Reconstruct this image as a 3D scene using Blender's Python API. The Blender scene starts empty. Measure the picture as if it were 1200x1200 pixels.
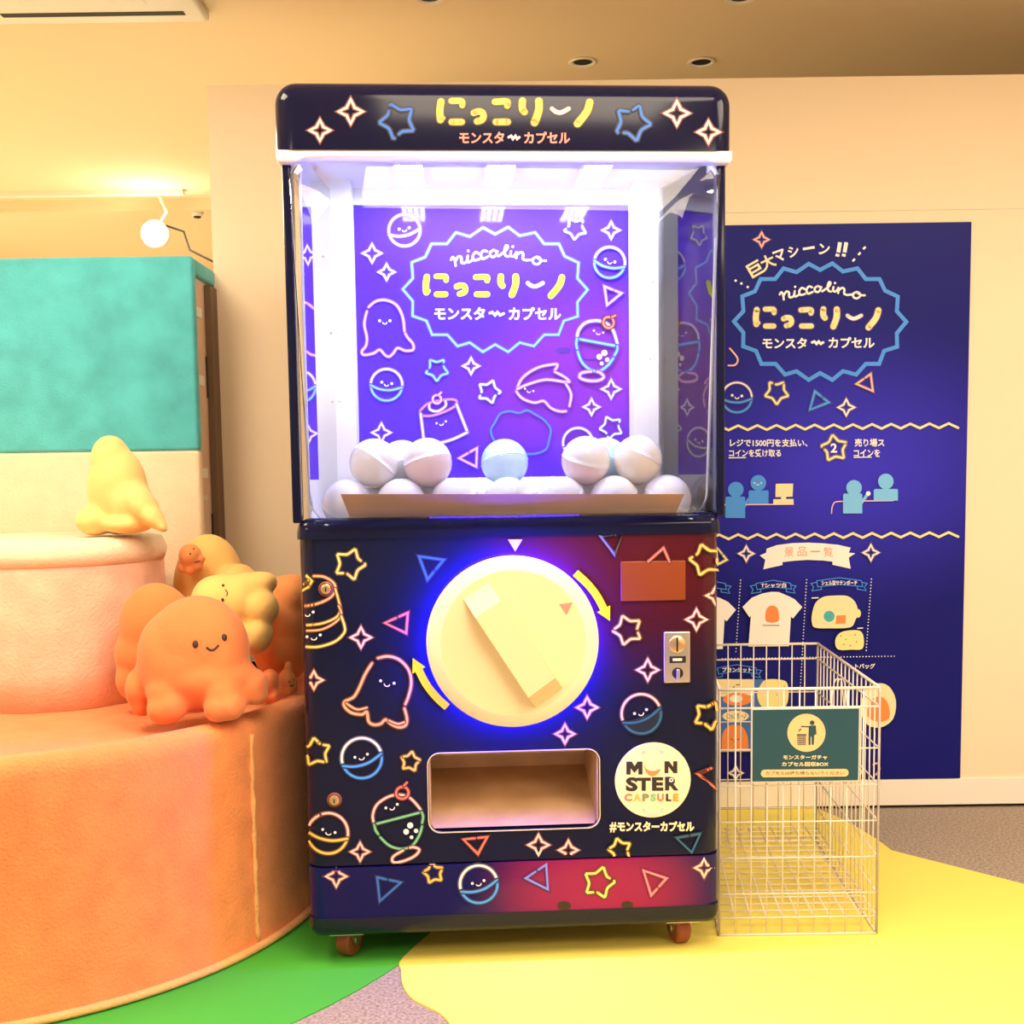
import bpy, bmesh, math, random
from math import pi, sin, cos, radians as R
from mathutils import Vector, Matrix
from mathutils.bvhtree import BVHTree
from mathutils.geometry import tessellate_polygon

S = bpy.context.scene
C = S.collection
random.seed(4)

# ------------------------------------------------------------------ camera
F, PPV, CAMH = 1350.0, 673.0, 1.145
_p, _r = R(5.0), R(0.8)
_fw = Vector((0, cos(_p), -sin(_p))); _u0 = Vector((0, sin(_p), cos(_p))); _r0 = Vector((1, 0, 0))
CRT = _r0 * cos(_r) - _u0 * sin(_r)
CUP = _u0 * cos(_r) + _r0 * sin(_r)
CO = Vector((0, 0, CAMH))
cd = bpy.data.cameras.new('camera'); cam = bpy.data.objects.new('camera', cd); C.objects.link(cam)
cd.sensor_width = 36; cd.lens = F / 1200 * 36; cd.shift_y = (PPV - 600) / 1200; cd.clip_start = 0.05
M = Matrix.Identity(4)
for i in range(3):
    M[i][0], M[i][1], M[i][2], M[i][3] = CRT[i], CUP[i], -_fw[i], CO[i]
cam.matrix_world = M
S.camera = cam

# ------------------------------------------------------------------ world, lights, exposure
W = bpy.data.worlds.new('world'); S.world = W; W.use_nodes = True
W.node_tree.nodes['Background'].inputs[0].default_value = (1.0, 0.84, 0.64, 1)
W.node_tree.nodes['Background'].inputs[1].default_value = 0.55
S.view_settings.view_transform = 'Standard'; S.view_settings.look = 'None'
S.view_settings.gamma = 1; S.view_settings.use_curve_mapping = False
S.view_settings.exposure = 0.12
try:
    S.cycles.max_bounces = 12; S.cycles.transparent_max_bounces = 24; S.cycles.sample_clamp_indirect = 6
    S.cycles.use_denoising = True
except Exception:
    pass

def area(name, loc, size, power, col, rot=(0, 0, 0), sy=None):
    l = bpy.data.lights.new(name, 'AREA'); l.energy = power; l.color = col
    l.shape = 'RECTANGLE'; l.size = size; l.size_y = sy or size
    o = bpy.data.objects.new(name, l); C.objects.link(o); o.location = loc; o.rotation_euler = rot
    return o
WARM = (1.0, 0.83, 0.61)
area('ceiling_light_front', (0.3, 1.25, 2.66), 1.3, 75, WARM)
area('ceiling_light_left', (-2.3, -0.6, 2.66), 1.2, 62, WARM)
area('ceiling_light_right', (2.2, -0.6, 2.66), 1.2, 58, WARM)
area('ceiling_light_side', (2.1, 1.8, 2.66), 1.0, 40, WARM)
area('ceiling_light_display', (-1.5, 2.2, 2.66), 0.7, 40, WARM)
area('ceiling_light_back_room', (-2.3, 5.4, 2.60), 1.4, 300, (1.0, 0.87, 0.58))

# ------------------------------------------------------------------ helpers
def ray(u, v):
    return _fw + CRT * ((u - 600) / F) + CUP * (-(v - PPV) / F)
def at(u, v, Y):
    d = ray(u, v); return CO + d * ((Y - CO.y) / d.y)
def on_floor(u, v, z=0.0):
    d = ray(u, v); return CO + d * ((z - CO.z) / d.z)

MATS = {}
def mat(name, col, rough=0.5, metal=0.0, spec=0.5, emit=None, es=0.0, noise=None, bump=None, sheen=0.0, coat=0.0, sub=0.0):
    if name in MATS: return MATS[name]
    m = bpy.data.materials.new(name); m.use_nodes = True; nt = m.node_tree; b = nt.nodes['Principled BSDF']
    b.inputs['Base Color'].default_value = (*col, 1); b.inputs['Roughness'].default_value = rough
    b.inputs['Metallic'].default_value = metal; b.inputs['Specular IOR Level'].default_value = spec
    b.inputs['Sheen Weight'].default_value = sheen; b.inputs['Coat Weight'].default_value = coat
    b.inputs['Coat Roughness'].default_value = 0.06
    if sheen: b.inputs['Sheen Tint'].default_value = (*[min(1, c * .6 + .4) for c in col], 1)
    if emit: b.inputs['Emission Color'].default_value = (*emit, 1); b.inputs['Emission Strength'].default_value = es
    tc = None
    if noise or bump:
        tc = nt.nodes.new('ShaderNodeTexCoord')
    if noise:   # (scale, amount, detail)
        n = nt.nodes.new('ShaderNodeTexNoise'); n.inputs['Scale'].default_value = noise[0]; n.inputs['Detail'].default_value = noise[2]
        nt.links.new(tc.outputs['Object'], n.inputs['Vector'])
        cr = nt.nodes.new('ShaderNodeValToRGB'); a = noise[1]
        cr.color_ramp.elements[0].position = .3; cr.color_ramp.elements[1].position = .7
        cr.color_ramp.elements[0].color = (*[c * (1 - a) for c in col], 1)
        cr.color_ramp.elements[1].color = (*[min(1, c * (1 + a)) for c in col], 1)
        nt.links.new(n.outputs['Fac'], cr.inputs['Fac']); nt.links.new(cr.outputs['Color'], b.inputs['Base Color'])
    if bump:    # (scale, strength, distance)
        n = nt.nodes.new('ShaderNodeTexNoise'); n.inputs['Scale'].default_value = bump[0]; n.inputs['Detail'].default_value = 4
        nt.links.new(tc.outputs['Object'], n.inputs['Vector'])
        bp = nt.nodes.new('ShaderNodeBump'); bp.inputs['Strength'].default_value = bump[1]; bp.inputs['Distance'].default_value = bump[2]
        nt.links.new(n.outputs['Fac'], bp.inputs['Height']); nt.links.new(bp.outputs['Normal'], b.inputs['Normal'])
    MATS[name] = m; return m

def blob_print(name, base, blobs, rough=0.12, coat=0.0, spec=0.22):
    """printed film: flat colour with soft round patches of another colour, in the part's own coordinates"""
    m = mat(name, base, rough, coat=coat, spec=spec); nt = m.node_tree; b = nt.nodes['Principled BSDF']
    tc = nt.nodes.new('ShaderNodeTexCoord'); prev = None
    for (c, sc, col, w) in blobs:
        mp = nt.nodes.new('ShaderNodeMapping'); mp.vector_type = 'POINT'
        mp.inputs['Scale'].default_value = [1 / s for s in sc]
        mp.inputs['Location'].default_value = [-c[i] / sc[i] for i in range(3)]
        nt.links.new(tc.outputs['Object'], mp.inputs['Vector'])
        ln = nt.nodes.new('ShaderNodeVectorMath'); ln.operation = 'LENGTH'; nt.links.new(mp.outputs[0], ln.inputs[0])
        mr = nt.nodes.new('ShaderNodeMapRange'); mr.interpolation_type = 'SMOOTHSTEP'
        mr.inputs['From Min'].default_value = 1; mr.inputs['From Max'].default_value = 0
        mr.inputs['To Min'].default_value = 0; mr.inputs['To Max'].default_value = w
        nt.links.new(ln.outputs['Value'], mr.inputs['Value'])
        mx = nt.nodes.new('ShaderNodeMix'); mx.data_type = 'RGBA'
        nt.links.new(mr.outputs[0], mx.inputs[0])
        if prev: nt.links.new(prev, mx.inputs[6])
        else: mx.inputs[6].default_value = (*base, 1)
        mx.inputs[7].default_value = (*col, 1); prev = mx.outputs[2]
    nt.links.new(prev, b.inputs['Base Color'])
    return m

def acrylic(name, ior=1.5, tint=(0.97, 0.98, 1.0)):
    m = bpy.data.materials.new(name); m.use_nodes = True; nt = m.node_tree
    for n in list(nt.nodes): nt.nodes.remove(n)
    o = nt.nodes.new('ShaderNodeOutputMaterial'); mx = nt.nodes.new('ShaderNodeMixShader')
    t = nt.nodes.new('ShaderNodeBsdfTransparent'); t.inputs[0].default_value = (*tint, 1)
    g = nt.nodes.new('ShaderNodeBsdfGlossy'); g.inputs['Roughness'].default_value = 0.015
    f = nt.nodes.new('ShaderNodeFresnel'); f.inputs[0].default_value = ior
    nt.links.new(f.outputs[0], mx.inputs[0]); nt.links.new(t.outputs[0], mx.inputs[1]); nt.links.new(g.outputs[0], mx.inputs[2])
    nt.links.new(mx.outputs[0], o.inputs[0]); MATS[name] = m; return m

class MB:
    def __init__(s): s.v, s.f, s.m, s.sm = [], [], [], []
    def add(s, vs, fs, m, smooth=False):
        b = len(s.v); s.v.extend(Vector(x) for x in vs)
        for f in fs: s.f.append(tuple(i + b for i in f)); s.m.append(m); s.sm.append(smooth)
        return s
    def box(s, x0, x1, y0, y1, z0, z1, m):
        vs = [(x, y, z) for x in (x0, x1) for y in (y0, y1) for z in (z0, z1)]
        return s.add(vs, [(0, 1, 3, 2), (4, 6, 7, 5), (0, 4, 5, 1), (2, 3, 7, 6), (0, 2, 6, 4), (1, 5, 7, 3)], m)
    def bm(s, bm, m, smooth=False):
        bm.verts.index_update()
        s.add([v.co.copy() for v in bm.verts], [[v.index for v in f.verts] for f in bm.faces], m, smooth); bm.free(); return s
    def rbox(s, x0, x1, y0, y1, z0, z1, r, m, sel=None, seg=5, smooth=True):
        bm = bmesh.new(); bmesh.ops.create_cube(bm, size=1)
        for v in bm.verts:
            v.co = Vector(((x0 + x1) / 2 + v.co.x * (x1 - x0), (y0 + y1) / 2 + v.co.y * (y1 - y0), (z0 + z1) / 2 + v.co.z * (z1 - z0)))
        es = []
        for e in bm.edges:
            c = (e.verts[0].co + e.verts[1].co) / 2
            t = (('L' if c.x < x0 + 1e-6 else 'R' if c.x > x1 - 1e-6 else ''), ('F' if c.y < y0 + 1e-6 else 'K' if c.y > y1 - 1e-6 else ''), ('B' if c.z < z0 + 1e-6 else 'T' if c.z > z1 - 1e-6 else ''))
            if sel is None or sel(''.join(t)): es.append(e)
        bmesh.ops.bevel(bm, geom=es, offset=r, segments=seg, profile=.5, affect='EDGES')
        bmesh.ops.recalc_face_normals(bm, faces=bm.faces)
        return s.bm(bm, m, smooth)
    def tube(s, pts, r, m, n=8, closed=False):
        pts = [Vector(p) for p in pts]; k = len(pts); vs = []
        prev = None
        for i, p in enumerate(pts):
            a = pts[i - 1] if (i > 0 or closed) else p; b = pts[(i + 1) % k] if (i < k - 1 or closed) else p
            d = (b - a).normalized()
            ref = prev or (Vector((0, 0, 1)) if abs(d.z) < .9 else Vector((1, 0, 0)))
            x = d.cross(ref).normalized(); y = x.cross(d).normalized(); prev = y
            rr = r[i] if isinstance(r, (list, tuple)) else r
            for j in range(n):
                t = 2 * pi * j / n; vs.append(p + x * (cos(t) * rr) + y * (sin(t) * rr))
        fs = []
        for i in range(k if closed else k - 1):
            for j in range(n):
                a, b = i * n, ((i + 1) % k) * n; fs.append((a + j, a + (j + 1) % n, b + (j + 1) % n, b + j))
        if not closed: fs += [tuple(range(n))[::-1], tuple(range((k - 1) * n, k * n))]
        return s.add(vs, fs, m, True)
    def lathe(s, prof, m, n=48, M=None, smooth=True, caps=True):
        """prof [(r, h)]: rings about local Z, transformed by M"""
        M = M or Matrix.Identity(4); vs = []; fs = []
        for (r, h) in prof:
            for j in range(n):
                t = 2 * pi * j / n; vs.append(M @ Vector((r * cos(t), r * sin(t), h)))
        k = len(prof)
        for i in range(k - 1):
            for j in range(n):
                fs.append((i * n + j, i * n + (j + 1) % n, (i + 1) * n + (j + 1) % n, (i + 1) * n + j))
        if caps and prof[0][0] > 1e-5: fs.append(tuple(range(n))[::-1])
        if caps and prof[-1][0] > 1e-5: fs.append(tuple(range((k - 1) * n, k * n)))
        return s.add(vs, fs, m, smooth)
    def ball(s, c, r, m, M=None, n=16, k=10):
        r = (r, r, r) if not isinstance(r, (tuple, list)) else r; M = M or Matrix.Identity(3); c = Vector(c); vs = []; fs = []
        for i in range(k + 1):
            a = pi * i / k
            for j in range(n):
                t = 2 * pi * j / n
                vs.append(c + M @ Vector((r[0] * sin(a) * cos(t), r[1] * sin(a) * sin(t), r[2] * cos(a))))
        for i in range(k):
            for j in range(n):
                fs.append((i * n + j, (i + 1) * n + j, (i + 1) * n + (j + 1) % n, i * n + (j + 1) % n))
        return s.add(vs, fs, m, True)
    def prism(s, poly, ax, a0, a1, m, smooth=False):
        """poly of 2-D points extruded along axis ax (0, 1, 2) from a0 to a1"""
        def P(p, a):
            q = list(p); q.insert(ax, a); return q
        n = len(poly); vs = [P(p, a0) for p in poly] + [P(p, a1) for p in poly]
        fs = [tuple(range(n)), tuple(range(n, 2 * n))[::-1]] + [(i, (i + 1) % n, n + (i + 1) % n, n + i) for i in range(n)]
        return s.add(vs, fs, m, smooth)
    def build(s, name, parent=None, angle=None):
        me = bpy.data.meshes.new(name); me.from_pydata([tuple(v) for v in s.v], [], s.f)
        names = []
        for n in s.m:
            if n not in names: names.append(n)
        for n in names: me.materials.append(MATS[n])
        idx = {n: i for i, n in enumerate(names)}
        me.polygons.foreach_set('material_index', [idx[n] for n in s.m])
        me.polygons.foreach_set('use_smooth', s.sm)
        me.update()
        o = bpy.data.objects.new(name, me); C.objects.link(o)
        if parent: o.parent = parent
        if angle and any(s.sm):
            try: me.set_sharp_from_angle(angle=R(angle))
            except Exception: pass
        return o

def tag(o, label=None, cat=None, group=None, kind=None):
    if label: o['label'] = label
    if cat: o['category'] = cat
    if group: o['group'] = group
    if kind: o['kind'] = kind
    return o
def thing(name, label, cat, loc=(0, 0, 0), rz=0, group=None):
    o = bpy.data.objects.new(name, None); C.objects.link(o); o.location = loc; o.rotation_euler = (0, 0, rz); o.empty_display_size = .1
    return tag(o, label, cat, group)
def struct(name, mb, angle=None):
    return tag(mb.build(name, angle=angle), kind='structure')
def bake(o):
    bpy.context.view_layer.update()
    dg = bpy.context.evaluated_depsgraph_get()
    me = bpy.data.meshes.new_from_object(o.evaluated_get(dg))
    return me
def carve(mb, x0, x1, y0, y1, z0, z1, m):
    t = mb.build('tmp'); c = MB().box(x0, x1, y0, y1, z0, z1, m).build('cut')
    b = bmesh.new(); b.from_mesh(c.data); bmesh.ops.recalc_face_normals(b, faces=b.faces); b.to_mesh(c.data); b.free()
    md = t.modifiers.new('b', 'BOOLEAN'); md.object = c; md.operation = 'DIFFERENCE'; md.solver = 'EXACT'
    me = bake(t); out = MB().add([v.co.copy() for v in me.vertices], [tuple(p.vertices) for p in me.polygons], m, True); drop(t); drop(c)
    return out
def drop(o):
    me = o.data; bpy.data.objects.remove(o); bpy.data.meshes.remove(me)

def smooth(pts, n=6, closed=False):
    k = len(pts); out = []
    rng = range(k if closed else k - 1)
    for i in rng:
        g = (lambda j: pts[j % k]) if closed else (lambda j: pts[max(0, min(k - 1, j))])
        p0, p1, p2, p3 = g(i - 1), g(i), g(i + 1), g(i + 2)
        for j in range(n):
            t = j / n
            out.append(tuple(.5 * (2 * p1[a] + (p2[a] - p0[a]) * t + (2 * p0[a] - 5 * p1[a] + 4 * p2[a] - p3[a]) * t * t + (3 * p1[a] - p0[a] - 3 * p2[a] + p3[a]) * t ** 3) for a in range(2)))
    if not closed: out.append(tuple(pts[-1]))
    return out

_txt = {}
def glyphs(s, off):
    k = (s, off)
    if k not in _txt:
        c = bpy.data.curves.new('t', 'FONT'); c.body = s; c.size = 1; c.offset = off; c.resolution_u = 3
        o = bpy.data.objects.new('t', c); C.objects.link(o); me = bake(o)
        _txt[k] = ([(v.co.x, v.co.y) for v in me.vertices], [tuple(p.vertices) for p in me.polygons])
        bpy.data.objects.remove(o); bpy.data.curves.remove(c); bpy.data.meshes.remove(me)
    return _txt[k]

class Art:
    """ink printed on a surface: shapes drawn in photo pixels, laid on the surface itself"""
    def __init__(s, mb, world=None, base=0.0004):
        s.mb = mb; s.bvh = BVHTree.FromPolygons([tuple(v) for v in mb.v], mb.f)
        s.inv = (world or Matrix.Identity(4)).inverted(); s.o = s.inv @ CO; s.h = base
    def P(s, u, v):
        d = (s.inv.to_3x3() @ ray(u, v)).normalized()
        loc, nor, i, dist = s.bvh.ray_cast(s.o, d)
        if loc is None: return None
        if nor.dot(d) > 0: nor = -nor
        return loc + nor * s.h
    def poly(s, vs, fs, m):
        pts = [s.P(*p) for p in vs]
        ok = [f for f in fs if all(pts[i] is not None for i in f)]
        s.mb.add([p if p is not None else Vector((0, 0.2, 0.5)) for p in pts], ok, m)
        s.h += 0.00004
    def fill(s, pts, m):
        tri = tessellate_polygon([[Vector((p[0], p[1], 0)) for p in pts]])
        s.poly(pts, tri, m)
    def disc(s, u, v, r, m, ry=None, n=20, rot=0):
        ry = ry or r; c, sn = cos(rot), sin(rot); pts = []
        for i in range(n):
            x, y = r * cos(2 * pi * i / n), ry * sin(2 * pi * i / n); pts.append((u + x * c - y * sn, v + x * sn + y * c))
        s.fill(pts, m)
    def stroke(s, pts, w, m, closed=False, cap=True):
        P = []
        for p in pts:
            if not P or (p[0] - P[-1][0]) ** 2 + (p[1] - P[-1][1]) ** 2 > 1e-4: P.append(p)
        if closed and (P[0][0] - P[-1][0]) ** 2 + (P[0][1] - P[-1][1]) ** 2 < 1e-4: P.pop()
        k = len(P); vs = []; fs = []
        for i in range(k):
            a = P[i - 1] if (i > 0 or closed) else None; b = P[(i + 1) % k] if (i < k - 1 or closed) else None; p = P[i]
            def nrm(x, y):
                l = math.hypot(x, y) or 1; return (-y / l, x / l)
            n1 = nrm(p[0] - a[0], p[1] - a[1]) if a else None; n2 = nrm(b[0] - p[0], b[1] - p[1]) if b else None
            if n1 and n2:
                nx, ny = n1[0] + n2[0], n1[1] + n2[1]; l2 = (nx * nx + ny * ny)
                q = min(2 / max(l2, .5), 2.0) if l2 > 1e-6 else 1
                nx, ny = nx * q, ny * q
                nx, ny = nx, ny
            else: nx, ny = n1 or n2
            hw = w / 2
            vs += [(p[0] + nx * hw, p[1] + ny * hw), (p[0] - nx * hw, p[1] - ny * hw)]
        for i in range(k if closed else k - 1):
            j = (i + 1) % k; fs.append((2 * i, 2 * i + 1, 2 * j + 1, 2 * j))
        if cap and not closed:
            for p in (P[0], P[-1]):
                b = len(vs); vs += [(p[0] + w / 2 * cos(t * pi / 5), p[1] + w / 2 * sin(t * pi / 5)) for t in range(10)]; fs.append(tuple(range(b, b + 10)))
        s.poly(vs, fs, m)
    def neon(s, pts, core, w=2.6, closed=False, sm=0):
        p = smooth(pts, sm, closed) if sm else pts
        s.stroke(p, w * 2.1, core + '_halo', closed); s.stroke(p, w, core, closed)
    def text(s, t, box, m, off=0.02, rot=0.0, fit=True, stretch=True):
        vs, fs = glyphs(t, off)
        xs = [p[0] for p in vs]; ys = [p[1] for p in vs]; x0, x1, y0, y1 = min(xs), max(xs), min(ys), max(ys)
        u0, v0, u1, v1 = box; sx = (u1 - u0) / (x1 - x0); sy = (v1 - v0) / (y1 - y0); cx, cy = (u0 + u1) / 2, (v0 + v1) / 2
        c, sn = cos(rot), sin(rot); pts = []
        for (x, y) in vs:
            a = (x - (x0 + x1) / 2) * sx; b = -(y - (y0 + y1) / 2) * sy
            pts.append((cx + a * c - b * sn, cy + a * sn + b * c))
        s.poly(pts, fs, m)
    # --- doodles
    def star(s, u, v, r, col, rot=0, w=2.6, gaps=(2.5, 6.5)):
        pts = []
        for i in range(10):
            a = rot - pi / 2 + i * pi / 5; rr = r if i % 2 == 0 else r * .60
            pts.append((u + rr * cos(a), v + rr * sin(a)))
        dense = []
        for i in range(10):
            a, b = pts[i], pts[(i + 1) % 10]
            for t in (.12, .35, .65, .88): dense.append((a[0] + (b[0] - a[0]) * t, a[1] + (b[1] - a[1]) * t))
        n = len(dense); g = [int(x * 4) for x in gaps]
        g0, g1 = sorted(g)
        s.neon(dense[g0 + 1:g1], col, w); s.neon(dense[g1 + 1:] + dense[:g0], col, w)
    def spark(s, u, v, r, col='n_pink', w=2.6):
        pts = []
        for i in range(4):
            a = i * pi / 2 - pi / 2; pts.append((u + r * cos(a), v + r * sin(a)))
            a += pi / 4
            for da, q in ((-.30, .56), (0, .46), (.30, .56)): pts.append((u + r * q * cos(a + da), v + r * q * sin(a + da)))
        s.neon(pts, col, w, True)
    def tri(s, pts, col, w=2.4, gap=0):
        a, b, c = pts
        L = lambda p, q, t: (p[0] + (q[0] - p[0]) * t, p[1] + (q[1] - p[1]) * t)
        s.neon([L(a, b, .62), b, c, a, L(a, b, .48)], col, w)
    def face(s, u, v, d, rot=0, m='n_white', r=1.9):
        c, sn = cos(rot), sin(rot); T = lambda x, y: (u + x * c - y * sn, v + x * sn + y * c)
        s.disc(*T(-d, 0), r * .9, m, n=10); s.disc(*T(d, 0), r * .9, m, n=10)
        s.stroke([T(d * .40 * cos(t), d * .34 + d * .30 * sin(t)) for t in [pi * k / 6 for k in range(7)]], r * .62, m)
    def capsule(s, u, v, r, top, bot, rot=0, w=2.6, ry=1.0, fill=None):
        c, sn = cos(rot), sin(rot); T = lambda x, y: (u + x * c - y * sn, v + (x * sn + y * c) * ry)
        arc = lambda a, b, n=18: [T(r * cos(R(a + (b - a) * i / n)), r * sin(R(a + (b - a) * i / n))) for i in range(n + 1)]
        seam = smooth([T(-r, .16 * r), T(-.4 * r, .33 * r), T(.3 * r, .3 * r), T(r, .02 * r)], 5)
        if fill: s.fill(arc(8, 172) , fill)
        s.neon(arc(178, 358), top, w); s.neon(arc(8, 172), bot, w); s.neon(seam, bot, w)
        s.face(*T(0, -.12 * r), r * .32, rot)
    def squid(s, pts, col, f, rot=0, w=2.8, d=8.5, flaps=()):
        for p in pts: s.neon(p, col, w, sm=5)
        for p in flaps: s.neon(p, col, w * .8, sm=5)
        s.face(f[0], f[1], d, rot)
    def cup(s, T, top, bowl, foot='n_pink'):
        """parfait glass with a scoop, a cherry and a foot; T maps unit coords to pixels"""
        m = lambda L: [T(*p) for p in L]
        s.neon(m([(-1, -.12), (-.97, -.5), (-.7, -.9), (-.2, -1.1), (.25, -1.08), (.65, -.85), (.93, -.35), (1, -.1)]), top, 2.6, sm=5)
        s.neon(m([(-1, -.1), (1, -.1)]), bowl, 2.6)
        s.neon(m([(-1, -.1), (-1, .15), (-.93, .35)]), bowl, 2.6, sm=4); s.neon(m([(-.88, .5), (-.6, .95), (-.15, 1.22), (.3, 1.2), (.68, .85), (.88, .5)]), bowl, 2.6, sm=5)
        s.neon(m([(.92, .35), (1.02, .1), (1, -.1)]), bowl, 2.6, sm=4)
        s.neon(m([(-.1, 1.3), (-.55, 1.45), (-.6, 1.68), (-.2, 1.75), (.3, 1.66), (.55, 1.45), (.35, 1.28), (.2, 1.26)]), foot, 2.6, sm=5)
        q = [(.42 + .26 * cos(t * pi / 8), -1.12 + .26 * sin(t * pi / 8)) for t in range(16)]
        s.neon(m(q), 'n_red', 2.6, True); s.neon(m([(.55, -1.4), (.7, -1.5)]), 'n_red', 2.4)
        for (x, y, r) in ((.42, .33, 3.6), (.2, .55, 3.4), (.6, .62, 2.6), (.36, .84, 2.2)):
            s.disc(*T(x, y), r, 'n_white', n=12)

def catmull(*a, **k): return smooth(*a, **k)

# title lettering, in the header's own pixels (x5), reused at three places
TITLE = [([(184, 146), (177, 200), (181, 252)], 42), ([(181, 252), (198, 242)], 24), ([(245, 142), (296, 142), (308, 150), (308, 168)], 36), ([(247, 265), (305, 265)], 38),
         ([(376, 212), (400, 204), (424, 208), (433, 230), (424, 252), (396, 262)], 38), ([(500, 148), (560, 145), (574, 152), (572, 170)], 38), ([(505, 265), (575, 265)], 38),
         ([(661, 142), (660, 185), (672, 206)], 42), ([(757, 144), (756, 200), (732, 268)], 45), ([(1055, 150), (1038, 205), (984, 275)], 44)]
SMILE = ([(834, 188), (858, 206), (888, 210), (932, 188)], 26)
SCRIPT = [[(305, 232), (316, 216), (328, 232), (333, 268)], [(332, 240), (350, 212), (368, 218), (370, 248), (385, 252), (402, 240), (408, 208)], [(408, 208), (404, 238), (415, 246), (438, 232)],
          [(478, 196), (456, 186), (438, 210), (448, 235), (478, 228)], [(526, 182), (504, 176), (488, 200), (498, 226), (530, 214)],
          [(565, 172), (546, 186), (546, 208), (565, 215), (583, 198), (578, 178), (562, 172), (590, 182)],
          [(595, 210), (638, 178), (652, 152), (641, 146), (632, 175), (638, 205), (656, 212)], [(672, 180), (669, 204), (684, 212), (700, 196)],
          [(705, 185), (704, 222)], [(706, 204), (730, 186), (746, 196), (745, 226), (766, 236)], [(766, 236), (800, 232)],
          [(830, 215), (808, 226), (808, 250), (830, 260), (852, 245), (848, 222), (828, 215), (860, 236), (885, 238)]]
DOTS = [(410, 178), (682, 152)]
BADGE = [(10, 412), (72, 345), (65, 248), (148, 215), (185, 135), (280, 135), (335, 65), (420, 90), (500, 35), (575, 75), (655, 32), (725, 85), (820, 65), (875, 135), (965, 135), (1000, 210), (1085, 250), (1078, 345), (1140, 415), (1078, 490), (1080, 578), (995, 605), (962, 690), (875, 690), (812, 760), (725, 738), (655, 795), (575, 750), (500, 795), (420, 738), (345, 760), (283, 690), (190, 690), (155, 605), (70, 575), (72, 485)]
def title(a, T, k, m, m2, edge=None):
    if edge:
        for p, w in TITLE: a.stroke([T(*q) for q in smooth(p, 4)], (w + 14) * k, edge)
        a.stroke([T(*q) for q in smooth(SMILE[0], 4)], (SMILE[1] + 14) * k, edge)
    for p, w in TITLE: a.stroke([T(*q) for q in smooth(p, 4)], w * k, m)
    a.stroke([T(*q) for q in smooth(SMILE[0], 4)], SMILE[1] * k, m2)

# ------------------------------------------------------------------ materials
mat('plaster', (0.87, 0.74, 0.55), .8, bump=(60, .05, .002))
mat('ceiling_paint', (0.85, 0.70, 0.48), .9, bump=(80, .04, .002))
mat('panel_white', (0.88, 0.83, 0.76), .6)
mat('carpet', (0.33, 0.27, 0.23), .95, noise=(130, .45, 6), bump=(300, .4, .003))
mat('mat_yellow', (0.84, 0.72, 0.14), .75, bump=(400, .12, .001))
mat('mat_green', (0.055, 0.40, 0.035), .8, bump=(400, .2, .001))
mat('black_gap', (0.02, 0.018, 0.015), .7)
mat('navy', (0.006, 0.007, 0.030), .12, spec=.22)
mat('skirt', (0.010, 0.013, 0.024), .2, spec=.3)
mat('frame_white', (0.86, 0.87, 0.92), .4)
mat('trim_white', (0.88, 0.84, 0.84), .35)
mat('led', (1, 1, 1), .5, emit=(0.84, 0.86, 1.0), es=95)
mat('led_ring', (0.2, 0.2, 1), .5, emit=(0.035, 0.012, 1.0), es=100)
mat('dial_cream', (0.85, 0.70, 0.42), .35, coat=.2)
mat('dial_glow', (0.90, 0.80, 0.62), .4)
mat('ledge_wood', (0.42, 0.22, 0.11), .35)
mat('plywood', (0.54, 0.34, 0.18), .5, noise=(9, .15, 3))
mat('brown_plate', (0.24, 0.045, 0.010), .25)
mat('steel', (0.72, 0.68, 0.64), .28, metal=1)
mat('brass', (0.75, 0.55, 0.3), .3, metal=1)
mat('black', (0.012, 0.012, 0.014), .4)
mat('rubber_red', (0.22, 0.045, 0.02), .4)
mat('wire_white', (0.82, 0.74, 0.68), .35)
mat('sign_teal', (0.010, 0.068, 0.105), .45)
mat('sign_edge', (0.75, 0.72, 0.68), .4)
mat('ink_cream', (0.88, 0.55, 0.27), .5)
mat('ink_dark', (0.02, 0.05, 0.05), .5)
mat('ink_white', (0.92, 0.90, 0.90), .5)
mat('ink_yellow', (0.86, 0.80, 0.06), .5)
mat('ink_title', (0.90, 0.50, 0.09), .5)
mat('ink_title_lime', (0.72, 0.85, 0.03), .5)
mat('ink_pink', (0.92, 0.55, 0.62), .5)
mat('ink_salmon', (0.86, 0.28, 0.22), .5)
mat('ink_black', (0.025, 0.02, 0.02), .5)
mat('ink_grey', (0.74, 0.68, 0.58), .5)
mat('ink_sky', (0.05, 0.30, 0.95), .5)
mat('ink_pale_sky', (0.18, 0.55, 1.0), .5)
mat('ink_ghost', (0.07, 0.012, 0.32), .4)
mat('ink_blue_patch', (0.05, 0.16, 0.55), .5)
mat('ink_teal', (0.06, 0.45, 0.50), .5)
mat('ink_orange', (0.86, 0.27, 0.07), .5)
mat('ink_butter', (0.90, 0.80, 0.36), .5)
mat('ink_cream2', (0.90, 0.78, 0.48), .5)
mat('ink_gold', (0.55, 0.34, 0.03), .5)
mat('ink_moss', (0.25, 0.27, 0.12), .5)
mat('ink_arrow', (0.86, 0.78, 0.004), .6, spec=.05)
mat('ink_fog', (0.030, 0.016, 0.012), .4)
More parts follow.
